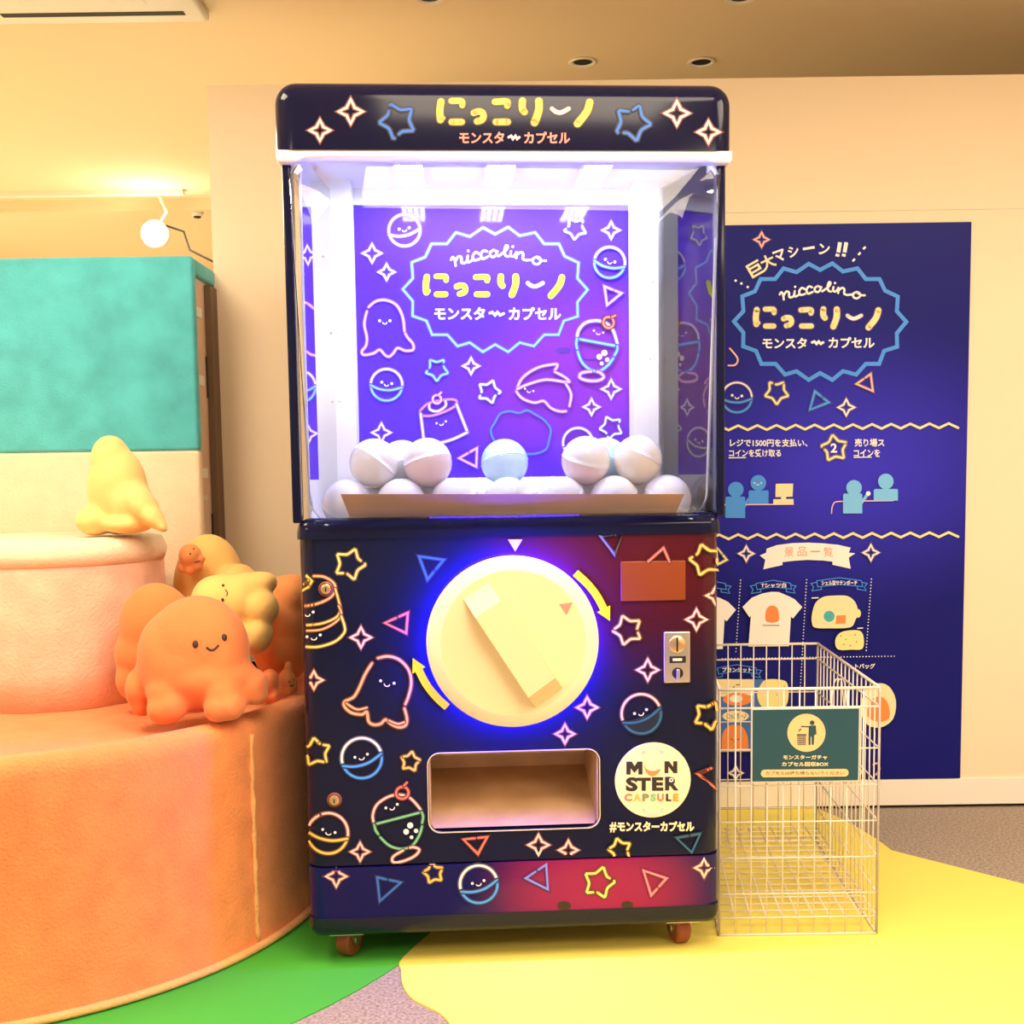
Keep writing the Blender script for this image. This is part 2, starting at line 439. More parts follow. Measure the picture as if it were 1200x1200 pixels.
for n, c, h in (('n_white', (.92, .88, .88), (.10, .09, .14)), ('n_pink', (.92, .62, .58), (.16, .035, .03)), ('n_yellow', (.88, .68, .20), (.10, .055, .005)),
                ('n_gold', (.88, .58, .16), (.12, .05, .004)), ('n_blue', (.03, .15, .62), (.004, .012, .05)), ('n_sky', (.08, .34, .95), (.006, .025, .09)),
                ('n_red', (.85, .20, .16), (.10, .008, .008)), ('n_orange', (.90, .46, .22), (.13, .03, .006)), ('n_green', (.22, .55, .28), (.008, .035, .02)),
                ('n_teal', (.02, .13, .24), (.004, .012, .03)), ('n_violet', (.26, .24, .85), (.02, .012, .10)), ('n_grey', (.22, .22, .40), (.03, .014, .03)), ('n_rose', (.90, .25, .33), (.16, .01, .03)),
                ('p_white', (.92, .80, .95), (.22, .10, .75)), ('p_pink', (.95, .50, .75), (.26, .06, .65)), ('p_sky', (.20, .50, .95), (.08, .06, .72)), ('p_lime', (.75, .82, .62), (.14, .08, .62)),
                ('p_mauve', (.62, .22, .45), (.14, .04, .50)), ('p_teal', (.05, .20, .55), (.08, .035, .50)), ('q_white', (.92, .80, .86), (.10, .07, .28)), ('q_sky', (.04, .32, 1.0), (.03, .06, .30)),
                ('q_yellow', (.90, .82, .40), (.20, .16, .20)), ('q_pink', (.92, .50, .45), (.12, .04, .20))):
    mat(n, c, .45); mat(n + '_halo', h, .45)
FUR = dict(rough=.9, sheen=.5)
mat('fur_orange', (0.80, 0.255, 0.075), noise=(16, .10, 5), bump=(140, .55, .006), **FUR)
mat('fur_orange_light', (0.88, 0.42, 0.15), noise=(16, .10, 5), bump=(140, .55, .006), **FUR)
mat('fur_teal', (0.09, 0.54, 0.62), noise=(9, .16, 6), bump=(150, .5, .005), **FUR)
mat('fur_cream', (0.90, 0.72, 0.52), noise=(12, .05, 5), bump=(120, .5, .005), **FUR)
mat('fur_pink', (0.88, 0.52, 0.38), noise=(14, .10, 5), bump=(120, .5, .005), **FUR)
mat('plush_orange', (0.82, 0.215, 0.065), noise=(10, .05, 4), bump=(90, .25, .004), **FUR)
mat('plush_deep', (0.82, 0.22, 0.06), noise=(10, .06, 4), bump=(90, .25, .004), **FUR)
mat('plush_apricot', (0.86, 0.32, 0.10), noise=(10, .05, 4), bump=(90, .25, .004), **FUR)
mat('plush_yellow', (0.90, 0.56, 0.17), noise=(10, .05, 4), bump=(90, .25, .004), **FUR)
mat('plush_straw', (0.88, 0.62, 0.22), noise=(10, .05, 4), bump=(90, .25, .004), **FUR)
mat('thread', (0.04, 0.018, 0.010), .6)
mat('board_side', (0.72, 0.52, 0.40), .6, noise=(5, .06, 3))
mat('lamp_white', (0.85, 0.82, 0.75), .5)
mat('bulb', (1, 1, 1), .4, emit=(1, .88, .62), es=60)
mat('shell_white', (0.90, 0.90, 0.92), .25, coat=.3)
mat('shell_blue', (0.52, 0.74, 0.90), .25, coat=.3)
mat('shell_pink', (0.92, 0.74, 0.78), .25, coat=.3)
mat('shell_cream', (0.92, 0.86, 0.74), .25, coat=.3)
mat('tote_white', (0.9, 0.86, 0.82), .5)
acrylic('acrylic', 1.5)
acrylic('acrylic_side', 2.0)
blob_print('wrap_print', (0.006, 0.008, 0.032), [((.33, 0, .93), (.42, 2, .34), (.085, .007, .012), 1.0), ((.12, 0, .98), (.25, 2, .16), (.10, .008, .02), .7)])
blob_print('plinth_print', (0.006, 0.006, 0.085), [((.20, 0, .17), (.30, 2, .26), (.33, .014, .085), 1.0), ((.10, 0, .17), (.22, 2, .2), (.30, .014, .09), .7), ((.30, 0, .15), (.18, 2, .16), (.32, .014, .08), .6)])
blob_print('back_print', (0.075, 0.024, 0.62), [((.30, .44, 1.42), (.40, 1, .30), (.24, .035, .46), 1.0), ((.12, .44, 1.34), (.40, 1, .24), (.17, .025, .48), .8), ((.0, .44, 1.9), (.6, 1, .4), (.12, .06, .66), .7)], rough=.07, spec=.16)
blob_print('poster_print', (0.007, 0.009, 0.19), [((1.1, 3.8, 1.15), (.8, 1, .55), (.042, .034, .66), 1.0)], rough=.4, spec=.15)  # lighter blue middle is a sheen painted into the poster colour

# ------------------------------------------------------------------ the room
mb = MB().box(-5, 5, -5, 9, -.05, 0, 'carpet'); struct('floor', mb)
mb = MB().box(-5, 5, -5, 6.66, 2.70, 2.75, 'ceiling_paint').box(-5, 5, 6.66, 9, 2.64, 2.69, 'ceiling_paint').box(-5, 5, 6.60, 6.66, 2.64, 2.70, 'ceiling_paint')
struct('ceiling', mb)
WY = 3.81
mb = MB().box(-.955, 3.2, WY, WY + .09, .10, 2.395, 'plaster').box(.4, 3.2, WY - .002, WY, 1.974, 1.977, 'ink_grey')
struct('wall_back', mb)
struct('baseboard_back', MB().box(-.955, 3.2, WY - .006, WY + .09, .012, .10, 'panel_white').box(-.955, 3.2, WY + .01, WY + .09, 0, .012, 'black_gap'))
mat('wall_grey', (0.16, 0.13, 0.10), .8)
struct('rear_blocker', MB().box(-.5, 5, 5.0, 5.1, 0, 2.70, 'wall_grey'))  # unseen wall, added to keep the ceiling behind the partition dark
struct('wall_far', MB().box(-5, 5, 8.4, 8.5, 0, 2.70, 'plaster'))
struct('wall_left', MB().box(-4.1, -4.0, -5, 8.5, 0, 2.70, 'plaster'))
struct('wall_right', MB().box(3.2, 3.3, -5, 5.4, 0, 2.70, 'plaster'))

# ceiling fittings
for i, (u, v) in enumerate(((683, 72), (822, 72), (503, -4), (868, -4))):
    p = on_floor(u, v, 2.70)
    t = thing('recessed_downlight', ['unlit recessed downlight above the machine header, left of the near pair', 'unlit recessed downlight nearest the right end of the machine header', 'recessed downlight at the top edge above the header logo', 'recessed downlight at the top edge above the header right end'][i], 'ceiling light', (p.x, p.y, 2.70), group='recessed ceiling downlights')
    MB().lathe([(.036, 0), (.052, -.001), (.054, -.004), (.050, -.008), (.040, -.006), (.036, 0)], 'lamp_white', 32).build('trim_ring', t)
    MB().lathe([(.037, -.0015), (.03, -.0018), (.0001, -.0018)], 'black_gap', 32).build('lamp_well', t)
p = on_floor(245, 14, 2.70)
t = thing('air_vent', 'square cream air vent on the ceiling at top left', 'vent', (p.x - .36, p.y - .36, 2.70))
MB().rbox(-.36, .36, -.36, .36, -.035, 0, .015, 'lamp_white', lambda e: 'B' in e).build('casing', t)
MB().box(-.30, .30, .26, .29, -.0365, -.034, 'black_gap').box(-.30, .30, -.29, -.26, -.0365, -.034, 'black_gap').box(-.2, .2, -.2, .2, -.037, -.034, 'lamp_white').build('grille', t)
p = on_floor(231, 249, 2.64)
t = thing('smoke_detector', 'small round smoke detector on the lower ceiling at far left', 'smoke detector', (p.x, p.y, 2.64))
MB().lathe([(.034, 0), (.034, -.012), (.025, -.022), (.0001, -.024)], 'lamp_white', 24).build('housing', t)
MB().lathe([(.022, -.0235), (.018, -.030), (.0001, -.032)], 'black_gap', 20).build('sensor', t)
p = at(180, 273, 6.35)
t = thing('spotlight', 'lit round spotlight hanging from the ceiling track at far left', 'spotlight', p)
MB().ball((0, -.02, 0), .055, 'bulb').build('bulb', t)
MB().lathe([(.04, 0), (.075, .02), (.06, .09), (.03, .13), (.0001, .14)], 'lamp_white', 24, Matrix.Translation((0, 0, 0)) @ Matrix.Rotation(R(-90), 4, 'X')).build('lamp_shade', t)
MB().tube([(.0, .05, .03), (.06, .05, .12), (.02, .05, 2.675 - p.z)], .008, 'lamp_white').build('arm', t)
mb = MB().box(-3.6, -1.75, p.y + .03, p.y + .07, 2.675, 2.70, 'lamp_white'); tag(mb.build('track_rail'), 'white ceiling track holding the lit spotlight at far left', 'light track')
MB().tube([(.03, .08, .06), (.13, .12, .03), (.16, .12, -.07), (.42, .2, -.2)], .006, 'black_gap').build('power_cord', t)

# ------------------------------------------------------------------ floor mats
def flat(name, pts, z, m, label, cat):
    mb = MB(); n = len(pts); mb.prism(pts, 2, 0.0, z, m); return tag(mb.build(name), label, cat)
gp = []
for i in range(96):
    a = 2 * pi * i / 96; gp.append((-1.51 + 1.39 * cos(a), 3.255 + 1.39 * sin(a)))
gp = [q for q in gp if q[1] < 3.70]
flat('round_mat', gp, .003, 'mat_green', 'round green mat lying under the orange furry drum', 'mat')
edge = [on_floor(*q) for q in [(640, 985), (590, 1030), (530, 1074), (473, 1123), (470, 1138), (471, 1152), (476, 1164), (486, 1174), (498, 1180), (512, 1187), (520, 1193), (526, 1200), (534, 1212)]]
edge = [(q.x, q.y) for q in edge]
rt = [on_floor(*q) for q in [(955, 948), (968, 953), (985, 960), (1000, 968), (1015, 977), (1028, 985), (1045, 998)]]
rt = [(q.x, q.y) for q in rt]
yp = [(.06, 3.80)] + smooth(edge, 4) + [(0.0, 2.12), (.25, 2.0), (.9, 1.95), (1.5, 2.2), (1.55, 2.9)] + rt[::-1]
flat('floor_mat', yp, .004, 'mat_yellow', 'yellow curved floor mat under the machine and wire bin', 'mat')

# ------------------------------------------------------------------ the machine
YAW = R(3.4)
MW = Matrix.Translation((0, 2.62, 0)) @ Matrix.Rotation(YAW, 4, 'Z')
MI = MW.inverted()
def ml(u, v, y=0.0):
    """point of the machine's own plane y = const seen at a photo pixel"""
    o = MI @ CO; d = MI.to_3x3() @ ray(u, v); return o + d * ((y - o.y) / d.y)
mach = thing('capsule_machine', 'giant glossy navy capsule toy machine with bright window and round cream dial', 'capsule machine', (0, 2.62, 0), YAW)
HB, HH, DEP = .483, .506, .60
ZW, ZT = 1.003, 1.050          # waist
ZH0, ZH1 = 1.852, 2.004        # header
front_round = lambda e: e in ('LF', 'RF')
# header
mb = MB().rbox(-HH, HH, -.022, DEP, ZH0, ZH1, .048, 'navy', lambda e: e in ('LF', 'RF', 'LT', 'RT', 'FT'), 8)
mb = carve(mb, -.48, .48, .006, .5, ZH0 - .1, 1.935, 'navy')
a = Art(mb, MW)
hd = lambda x, y: (480 + x / 5, 90 + y / 5)
title(a, hd, .2, 'ink_title', 'ink_pink', 'ink_fog')
a.text('モンスタ', (538, 154.5, 591, 168.5), 'ink_salmon', .03); a.text('カプセル', (614, 154.5, 668, 168.5), 'ink_salmon', .03)
a.stroke([(596, 161), (599, 159.5), (601, 163), (604, 159.5), (606, 163), (608.5, 161)], 3, 'ink_pink')
for u, v, r in ((375, 153, 12), (411, 131, 14), (793, 133, 14), (830, 155, 12.5)): a.spark(u, v, r, 'n_pink', 3)
a.star(466, 142, 22, 'n_blue', R(-95), 3.2, (1.5, 7.5)); a.star(741, 144, 22, 'n_blue', R(95), 3.2, (3.5, 7))
mb.build('header', mach, 40)
carve(MB().rbox(-HH + .004, HH - .004, -.018, DEP - .01, ZH0 - .026, ZH0, .010, 'trim_white', lambda e: 'B' in e, 4), -.48, .48, .006, .5, ZH0 - .1, 1.935, 'trim_white').build('header_trim', mach, 40)
# window: posts, rear frame, ceiling, floor
for s in (-1, 1):
    MB().rbox(s * .4835 - .0095, s * .4835 + .0095, .004, .06, ZT - .01, ZH0 - .02, .004, 'navy').build('window_post', mach, 40)
YB = .435
p0, p1 = ml(414, 241, YB), ml(743, 557, YB)
BX0, BX1, BZ0, BZ1 = p0.x, p1.x, p1.z, p0.z
q0, q1 = ml(377, 222, YB), ml(787, 222, YB)
ZC = q0.z
mb = MB()
mb.box(BX0 - .03, BX0, YB - .012, YB + .03, ZW + .006, ZC, 'frame_white').box(BX1, BX1 + .03, YB - .012, YB + .03, ZW + .006, ZC, 'frame_white')
mb.box(BX0, BX1, YB - .010, YB + .03, BZ1, ZC, 'frame_white').box(BX0, BX1, YB - .010, YB + .03, ZW + .006, BZ0, 'frame_white')
YP = .345
for ua, ub in ((377, 415), (743, 788)):
    xa, xb = ml(ua, 400, YP).x, ml(ub, 400, YP).x
    mb.box(xa, xb, YP, YB - .011, ZW + .006, ZC, 'frame_white')
for u, v, yy in ((467, 230, YB - .012), (580, 229, YB - .012), (640, 230, YB - .012), (400, 300, YP), (395, 390, YP), (398, 470, YP), (765, 330, YP), (762, 420, YP), (766, 250, YP)):
    q = ml(u, v, yy); mb.ball(q, .0035, 'ink_grey', n=8, k=5)
mb.build('rear_frame', mach)
mb = MB().box(-.47, .47, 0.0, YB + .03, ZC, ZC + .02, 'frame_white')
mb.box(-.475, .475, .007, .012, ZH0 - .024, ZC, 'frame_white'); mb.box(-.479, -.468, .007, YB, ZH0 - .024, ZC, 'frame_white').box(.468, .479, .007, YB, ZH0 - .024, ZC, 'frame_white')
mb.build('window_ceiling', mach)
for u in (480, 585, 695):
    q = ml(u, 204, .25)
    mb = MB(); mb.rbox(q.x - .036, q.x + .036, .12, .34, ZC - .014, ZC - .001, .004, 'frame_white')
    lb = mb.build('led_lamp', mach)
    mb = MB()
    for k in range(4): mb.box(q.x - .031 + k * .0165, q.x - .019 + k * .0165, .13, .33, ZC - .0155, ZC - .0135, 'led')
    mb.build('led_strip', lb)
MB().box(-.4545, .4545, .0355, YB + .019, ZW + .001, ZW + .017, 'frame_white').build('window_floor', mach)
MB().box(-HB + .01, HB - .01, YB + .035, DEP - .02, ZT - .03, ZH0, 'navy').build('rear_housing', mach)
# printed back panel
mb = MB().box(BX0 + .001, BX1 - .001, YB, YB + .012, BZ0 + .001, BZ1 - .001, 'back_print')
a = Art(mb, MW)
b5 = lambda x, y: (470 + x * .1917, 260 + y * .1917)
for u, v, rx in ((660, 411, 9), (738, 411, 8)): a.disc(u, v, rx, 'ink_ghost', 4)
a.stroke(smooth([(682, 420), (691, 422), (703, 420)], 4), 2.2, 'ink_ghost')
a.neon([b5(*q) for q in BADGE], 'p_sky', 2.4, True)
T2 = lambda x, y: (470 + (130 + (x - 155) * .948) * .1917, 260 + (318 + (y - 125) * .894) * .1917)
title(a, T2, .176, 'ink_title_lime', 'ink_white')
for p in SCRIPT: a.stroke([b5(*q) for q in smooth(p, 5)], 2.5, 'ink_white')
for q in DOTS: a.disc(*b5(*q), 1.5, 'ink_white', n=8)
a.text('モンスタ', (509, 360, 568.5, 375), 'ink_white', .03); a.text('カプセル', (596, 360, 657.5, 375), 'ink_white', .03)
a.stroke([(574, 367), (577, 366), (580, 369.5), (583, 366), (586, 369.5), (590, 367.5)], 3, 'ink_white')
a.capsule(474, 270, 18.5, 'p_white', 'p_white', R(-8), 2.2)
for u, v, r in ((436, 297, 11), (453, 319, 9.5), (552, 429, 9.5), (447, 507, 11), (468, 531, 9.5), (716, 270, 10), (716, 456, 11), (693, 477, 9.5)): a.spark(u, v, r, 'p_white', 2)
a.squid([[(432, 360), (441, 353), (453, 352), (465, 358), (472, 372), (474, 388)], [(430, 365), (427, 380), (430, 395), (429, 405), (424, 412), (427, 416), (438, 414), (445, 410), (451, 416), (456, 418), (461, 414), (466, 408), (475, 411), (484, 410), (484, 403), (478, 396), (475, 391)]], 'p_pink', (451, 376), 0, 2.2, 6)
a.capsule(453, 451, 18.5, 'p_white', 'p_sky', R(8), 2.2)
a.star(512, 433, 14, 'p_sky', R(180), 2.2); a.star(573, 459, 14, 'p_lime', R(20), 2.2); a.star(507, 540, 9, 'p_lime', R(40), 1.9); a.star(674, 268, 13.5, 'p_lime', R(185), 2.0); a.star(716, 501, 14, 'p_lime', R(-25), 2.1)
# pudding
a.neon(smooth([(492, 482), (500, 474), (512, 470), (528, 468), (535, 470), (533, 476), (522, 482), (507, 487), (495, 487), (492, 482)], 4), 'p_mauve', 2.1)
a.neon([(493, 485), (497, 518)], 'p_white', 2.3); a.neon([(535, 474), (548, 507)], 'p_white', 2.3); a.neon(smooth([(497, 519), (510, 520), (530, 515), (547, 507)], 4), 'p_white', 2.3)
a.neon(smooth([(503, 474), (504, 480), (513, 482), (522, 476), (522, 470)], 4), 'p_white', 2); a.neon([(512 + 5 * cos(t * pi / 7), 468 + 5 * sin(t * pi / 7)) for t in range(14)], 'p_pink', 1.8, True); a.neon([(514, 463), (517, 460)], 'p_pink', 1.8)
a.face(517, 495, 5.5, R(-12), r=1.4)
a.tri([(538, 537), (559, 525), (558, 547)], 'p_pink', 2.1)
# mushroom-like cap doodle
a.neon([(605, 458), (612, 443), (630, 431), (650, 427), (653, 429), (650, 434)], 'p_pink', 2.2, sm=4); a.neon([(650, 436), (660, 441), (666, 446), (664, 448), (640, 445), (620, 450), (606, 456)], 'p_pink', 2.2, sm=4)
a.neon([(605, 459), (612, 467), (626, 472), (637, 470), (645, 478), (655, 482), (663, 482)], 'p_pink', 2.2, sm=4); a.neon([(663, 450), (669, 462), (667, 476)], 'p_pink', 2.2, sm=4)
a.face(620, 457, 5, R(15), r=1.3)
cl = [(575, 505), (580, 495), (586, 485), (597, 482), (608, 484), (618, 481), (629, 487), (637, 492), (645, 503), (643, 516), (640, 526), (630, 531), (618, 532), (605, 530), (590, 527), (580, 518)]
a.neon(cl, 'p_teal', 1.8, True, 4); a.neon(smooth([(588, 530), (590, 538), (595, 544)], 4), 'p_sky', 2)
a.capsule(677, 519, 17.5, 'p_white', 'p_lime', R(-12), 2.1)
a.capsule(714, 308, 18, 'p_white', 'p_sky', R(16), 2.2); a.tri([(708, 336), (728, 344), (711, 358)], 'p_pink', 2.1)
cr, sr = cos(R(10)), sin(R(10))
a.cup(lambda x, y: (699 + 24 * (x * cr - y * sr * .8), 404 + 25 * (x * sr + y * cr)), 'p_white', 'p_sky', 'p_pink'); a.face(701, 389, 5.5, R(12), r=1.4)
mb.build('back_panel', mach)
# acrylic cover: bulged front and two sides
def cover():
    mb = MB(); z0, z1 = ZT - .012, ZH0 - .008
    def ring(ins, y, n=6):
        rad = max(.012, .055 - ins * .5); out = []
        for (sx, sz) in ((1, -1), (1, 1), (-1, 1), (-1, -1)):
            zc = (z0 + ins + rad) if sz < 0 else (z1 - ins - rad)
            for k in range(n + 1):
                t = k / n * pi / 2
                if (sx, sz) == (1, -1): dx, dz = sin(t), -cos(t)
                elif (sx, sz) == (1, 1): dx, dz = cos(t), sin(t)
                elif (sx, sz) == (-1, 1): dx, dz = -sin(t), cos(t)
                else: dx, dz = -cos(t), -sin(t)
                z = zc + dz * rad; w = .452 + .028 * (z - z0) / (z1 - z0) - ins
                out.append((sx * (w - rad) + dx * rad, y, z))
        return out
    rings = [ring(0, .03), ring(.0, .0), ring(.003, -.018), ring(.012, -.033), ring(.03, -.043), ring(.10, -.056), ring(.22, -.066), ring(.34, -.070)]
    n = len(rings[0]); vs = [p for r in rings for p in r]; fs = []
    for i in range(len(rings) - 1):
        for j in range(n): fs.append((i * n + j, i * n + (j + 1) % n, (i + 1) * n + (j + 1) % n, (i + 1) * n + j))
    fs.append(tuple(range((len(rings) - 1) * n, len(rings) * n)))
    mb.add(vs, fs, 'acrylic', True)
    return mb.build('window_cover', mach)
cover()
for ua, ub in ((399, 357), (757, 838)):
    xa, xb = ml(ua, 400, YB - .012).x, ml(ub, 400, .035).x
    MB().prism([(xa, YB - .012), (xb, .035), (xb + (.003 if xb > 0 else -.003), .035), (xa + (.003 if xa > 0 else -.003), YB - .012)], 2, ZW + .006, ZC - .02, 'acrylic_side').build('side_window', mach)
    MB().rbox(xb - .003, xb + .003, .0305, .0345, ZT, ZH0 - .03, .001, 'frame_white').build('edge_highlight', mach)  # white strip paints in the bright highlight along the acrylic edge
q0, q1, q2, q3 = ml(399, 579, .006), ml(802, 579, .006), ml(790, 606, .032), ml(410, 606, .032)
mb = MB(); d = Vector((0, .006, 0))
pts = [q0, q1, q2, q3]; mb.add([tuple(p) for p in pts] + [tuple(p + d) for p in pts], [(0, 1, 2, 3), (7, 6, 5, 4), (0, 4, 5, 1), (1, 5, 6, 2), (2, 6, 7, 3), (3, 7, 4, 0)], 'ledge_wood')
mb.build('front_strip', mach)  # brown strip across the lower front of the window
# waist
prof = [(-.004, ZW), (-.004, ZW + .012), (.003, ZW + .028), (.02, ZT - .008), (.05, ZT), (DEP, ZT - .001), (DEP, ZW)]
mb = carve(MB().rbox(-HB - .003, HB + .003, -.005, DEP, ZW, ZT, .030, 'navy', lambda e: e in ('LF', 'RF', 'FT', 'LT', 'RT'), 7), -.455, .455, .035, YB + .02, ZW - .1, ZT + .1, 'navy')
mb.build('waist_ledge', mach, 40)
# lower cabinet with the chute opening cut through the front
ZB = ml(600, 1008).z
mb = MB().rbox(-HB, HB, 0, DEP, ZB, ZW, .045, 'wrap_print', lambda e: e in ('LF', 'RF', 'LK', 'RK'), 7)
tmp = mb.build('tmp')
def rrect(x0, x1, z0, z1, r, n=6):
    out = []
    for cx, cz, a0 in ((x1 - r, z0 + r, -90), (x1 - r, z1 - r, 0), (x0 + r, z1 - r, 90), (x0 + r, z0 + r, 180)):
        for k in range(n + 1): t = R(a0 + 90 * k / n); out.append((cx + r * cos(t), cz + r * sin(t)))
    return out
c0, c1 = ml(503, 975.5), ml(702, 877.5)
CX0, CX1, CZ0, CZ1 = c0.x, c1.x, c0.z, c1.z
cb = MB().prism(rrect(CX0, CX1, CZ0, CZ1, .028), 1, -.1, .26, 'plywood').build('cut')
bmx = bmesh.new(); bmx.from_mesh(cb.data); bmesh.ops.recalc_face_normals(bmx, faces=bmx.faces); bmx.to_mesh(cb.data); bmx.free()
md = tmp.modifiers.new('b', 'BOOLEAN'); md.object = cb; md.operation = 'DIFFERENCE'; md.solver = 'EXACT'
me = bake(tmp)
mb = MB(); mb.add([v.co.copy() for v in me.vertices], [tuple(p.vertices) for p in me.polygons], 'wrap_print', True)
drop(tmp); drop(cb)
a = Art(mb, MW)
N = 'n_'
a.star(410, 661, 19, 'n_yellow', R(20), 2.8, (1.5, 5)); a.tri([(520, 656), (501, 679), (491, 652)], 'n_blue', 2.6)
a.tri([(476, 742), (478, 718), (451, 730)][::-1], 'n_red', 2.6)
for u, v, r in ((423, 747, 12), (368, 797, 10.5), (688, 829, 12), (662, 860, 11), (759, 785, 12.5), (816, 726, 12), (838, 698, 10.5), (422, 998, 10.5), (631, 990, 12), (666, 996, 11)): a.spark(u, v, r, 'n_pink', 2.6)
# layered cake at the left edge
a.neon(smooth([(368, 675), (380, 676), (391, 683), (393, 692), (386, 701), (370, 708), (351, 711)], 5), 'n_orange', 2.6)
a.neon(smooth([(393, 690), (397, 704), (399, 715), (393, 724), (375, 731), (351, 733)], 5), 'n_gold', 2.4); a.neon(smooth([(397, 710), (400, 720), (392, 730), (375, 738), (351, 739)], 5), 'n_orange', 2.2)
a.neon(smooth([(400, 722), (404, 734), (403, 742), (392, 752), (372, 758), (352, 757)], 5), 'n_yellow', 2.6)
a.neon([(350, 674), (359, 674), (366, 681), (362, 688), (355, 692), (350, 685)], 'n_yellow', 2.6); a.neon([(352, 684), (356, 685), (362, 680)], 'n_gold', 2)
a.face(361, 718, 6.5, R(-8)); a.face(368, 745, 7.5, R(-8))
# squid
a.squid([[(443, 771), (455, 769), (468, 773), (479, 785), (482, 800), (479, 815), (475, 825)], [(436, 777), (428, 790), (420, 808), (414, 817), (404, 822), (404, 828), (412, 835), (424, 837), (430, 834), (432, 845), (438, 849), (446, 848), (452, 843), (458, 848), (467, 852), (475, 850), (477, 842), (474, 830)]], 'n_orange', (454, 799), R(10), 3, 8, [[(406, 824), (418, 831), (430, 829)], [(456, 844), (466, 848), (474, 846)]])
a.star(371, 881, 17, 'n_yellow', R(-8), 2.8, (1, 4)); a.star(481, 892, 12, 'n_gold', R(10), 2.6, (2, 8))
a.capsule(424, 888, 23.5, 'n_white', 'n_sky', R(-14), 2.8)
a.capsule(385, 976, 23, 'n_pink', 'n_gold', R(14), 2.8, 1.03)
cr2, sr2 = cos(R(-17)), sin(R(-17))
a.cup(lambda x, y: (467 + 29 * (x * cr2 - y * sr2 * .75), 961 + 27.5 * (x * sr2 * .9 + y * cr2)), 'n_pink', 'n_green', 'n_pink'); a.face(459, 944, 7, R(-18))
a.tri([(543, 983), (571, 980), (560, 1000)], 'n_red', 2.6)
a.capsule(751, 836, 23, 'n_pink', 'n_teal', R(-18), 2.6, fill='n_teal_halo')
a.tri([(703, 628), (731, 625), (720, 650)], 'n_grey', 2.4); a.neon([(759, 658), (777, 642), (784, 658)], 'n_red', 2.6)
a.star(826, 656, 19, 'n_gold', R(-15), 2.8, (2.6, 8.5)); a.star(735, 738, 18, 'n_gold', R(-20), 2.8, (3, 8)); a.star(829, 838, 17, 'n_gold', R(25), 2.8, (1, 5)); a.star(726, 995, 14, 'n_yellow', R(-15), 2.6, (3, 8))
a.tri([(817, 906), (840, 896), (836, 923)], 'n_red', 2.6); a.tri([(792, 981), (820, 976), (810, 998)], 'n_teal', 2.4)
a.spark(848, 966, 9, 'n_pink', 2.4)
a.fill([(595, 632), (612, 632), (603.5, 646)], 'ink_pink')
def arrow(pts, w, hw):
    L = smooth(pts, 6); x0, y0 = L[-2]; x1, y1 = L[-1]; l = math.hypot(x1 - x0, y1 - y0); dx, dy = (x1 - x0) / l, (y1 - y0) / l
    a.stroke(L, w, 'ink_arrow', cap=False)
    a.fill([(x1 - dy * hw, y1 + dx * hw), (x1 + dx * hw * 1.9, y1 + dy * hw * 1.9), (x1 + dy * hw, y1 - dx * hw)], 'ink_arrow')
arrow([(674, 671), (688, 684), (699, 698), (707, 713)], 9, 8.5)
arrow([(524, 828), (512, 817), (500, 802), (491, 785)], 9, 8.5)
a.text('#', (714, 962.5, 722, 974.5), 'ink_cream2', .03); a.text('モンスターカプセル', (723, 961.5, 813, 973.5), 'ink_cream2', .05)
mb.build('lower_cabinet', mach, 35)
# prize chute
e = .0015
mb = MB(); X0, X1, Z0, Z1 = CX0 + e, CX1 - e, CZ0 + e, CZ1 - e; yb = .245
zr = ml(600, 897, yb).z
mb.box(X0, X1, yb - .006, yb, Z0, Z1, 'plywood').box(X0, X0 + .004, .006, yb, Z0, Z1, 'plywood').box(X1 - .004, X1, .006, yb, Z0, Z1, 'plywood').box(X0 + .03, X1 - .03, .006, yb, Z1 - .004, Z1, 'plywood')
mb.prism([(.012, Z0 + .004), (yb - .006, zr), (yb - .006, Z0 - .0)], 0, X0 + .004, X1 - .004, 'plywood')
ch = mb.build('prize_chute', mach)
mb = MB(); rr = rrect(CX0 - .0018, CX1 + .0018, CZ0 - .0018, CZ1 + .0018, .029); ri = rrect(CX0, CX1, CZ0, CZ1, .028); n = len(rr)
vs = [(x, -.003, z) for x, z in rr] + [(x, -.003, z) for x, z in ri] + [(x, .008, z) for x, z in rr] + [(x, .008, z) for x, z in ri]
fs = []
for i in range(n):
    j = (i + 1) % n; fs += [(i, j, n + j, n + i), (i, j, 2 * n + j, 2 * n + i), (n + i, n + j, 3 * n + j, 3 * n + i)]
mb.add(vs, fs, 'dial_cream'); mb.build('chute_rim', mach)
# dial
dc = ml(601, 752, -.045); DR = .193
FR = Matrix.Translation((dc.x, 0, dc.z)) @ Matrix.Rotation(R(90), 4, 'X')     # local +Z -> -Y (towards the viewer)
mb = MB().lathe([(.02, .040), (DR - .01, .040), (DR, .041), (DR + .001, .050), (DR - .004, .054), (DR - .026, .066), (DR - .030, .067)], 'dial_glow', 96, FR, True, False)
mb.lathe([(DR - .030, .067), (.0001, .067)], 'dial_cream', 96, FR, False, False)
a = Art(mb, MW)
a.fill([(655, 708), (671, 706), (664, 721)], 'ink_salmon')
dial = mb.build('dial', mach, 40)
mb = MB().lathe([(DR - .020, .003), (DR - .002, .004), (DR + .0015, .038), (DR - .020, .0395)], 'led_ring', 96, FR); mb.build('light_ring', dial)
g0, g1, g2, g3 = [ml(u, v, -.068) for u, v in ((543, 702), (573, 683), (659, 806), (628, 829))]
al = ((g3 + g2) - (g0 + g1)).normalized(); up = Vector((0, -.034, 0))
lift = Vector((0, -.034, 0))
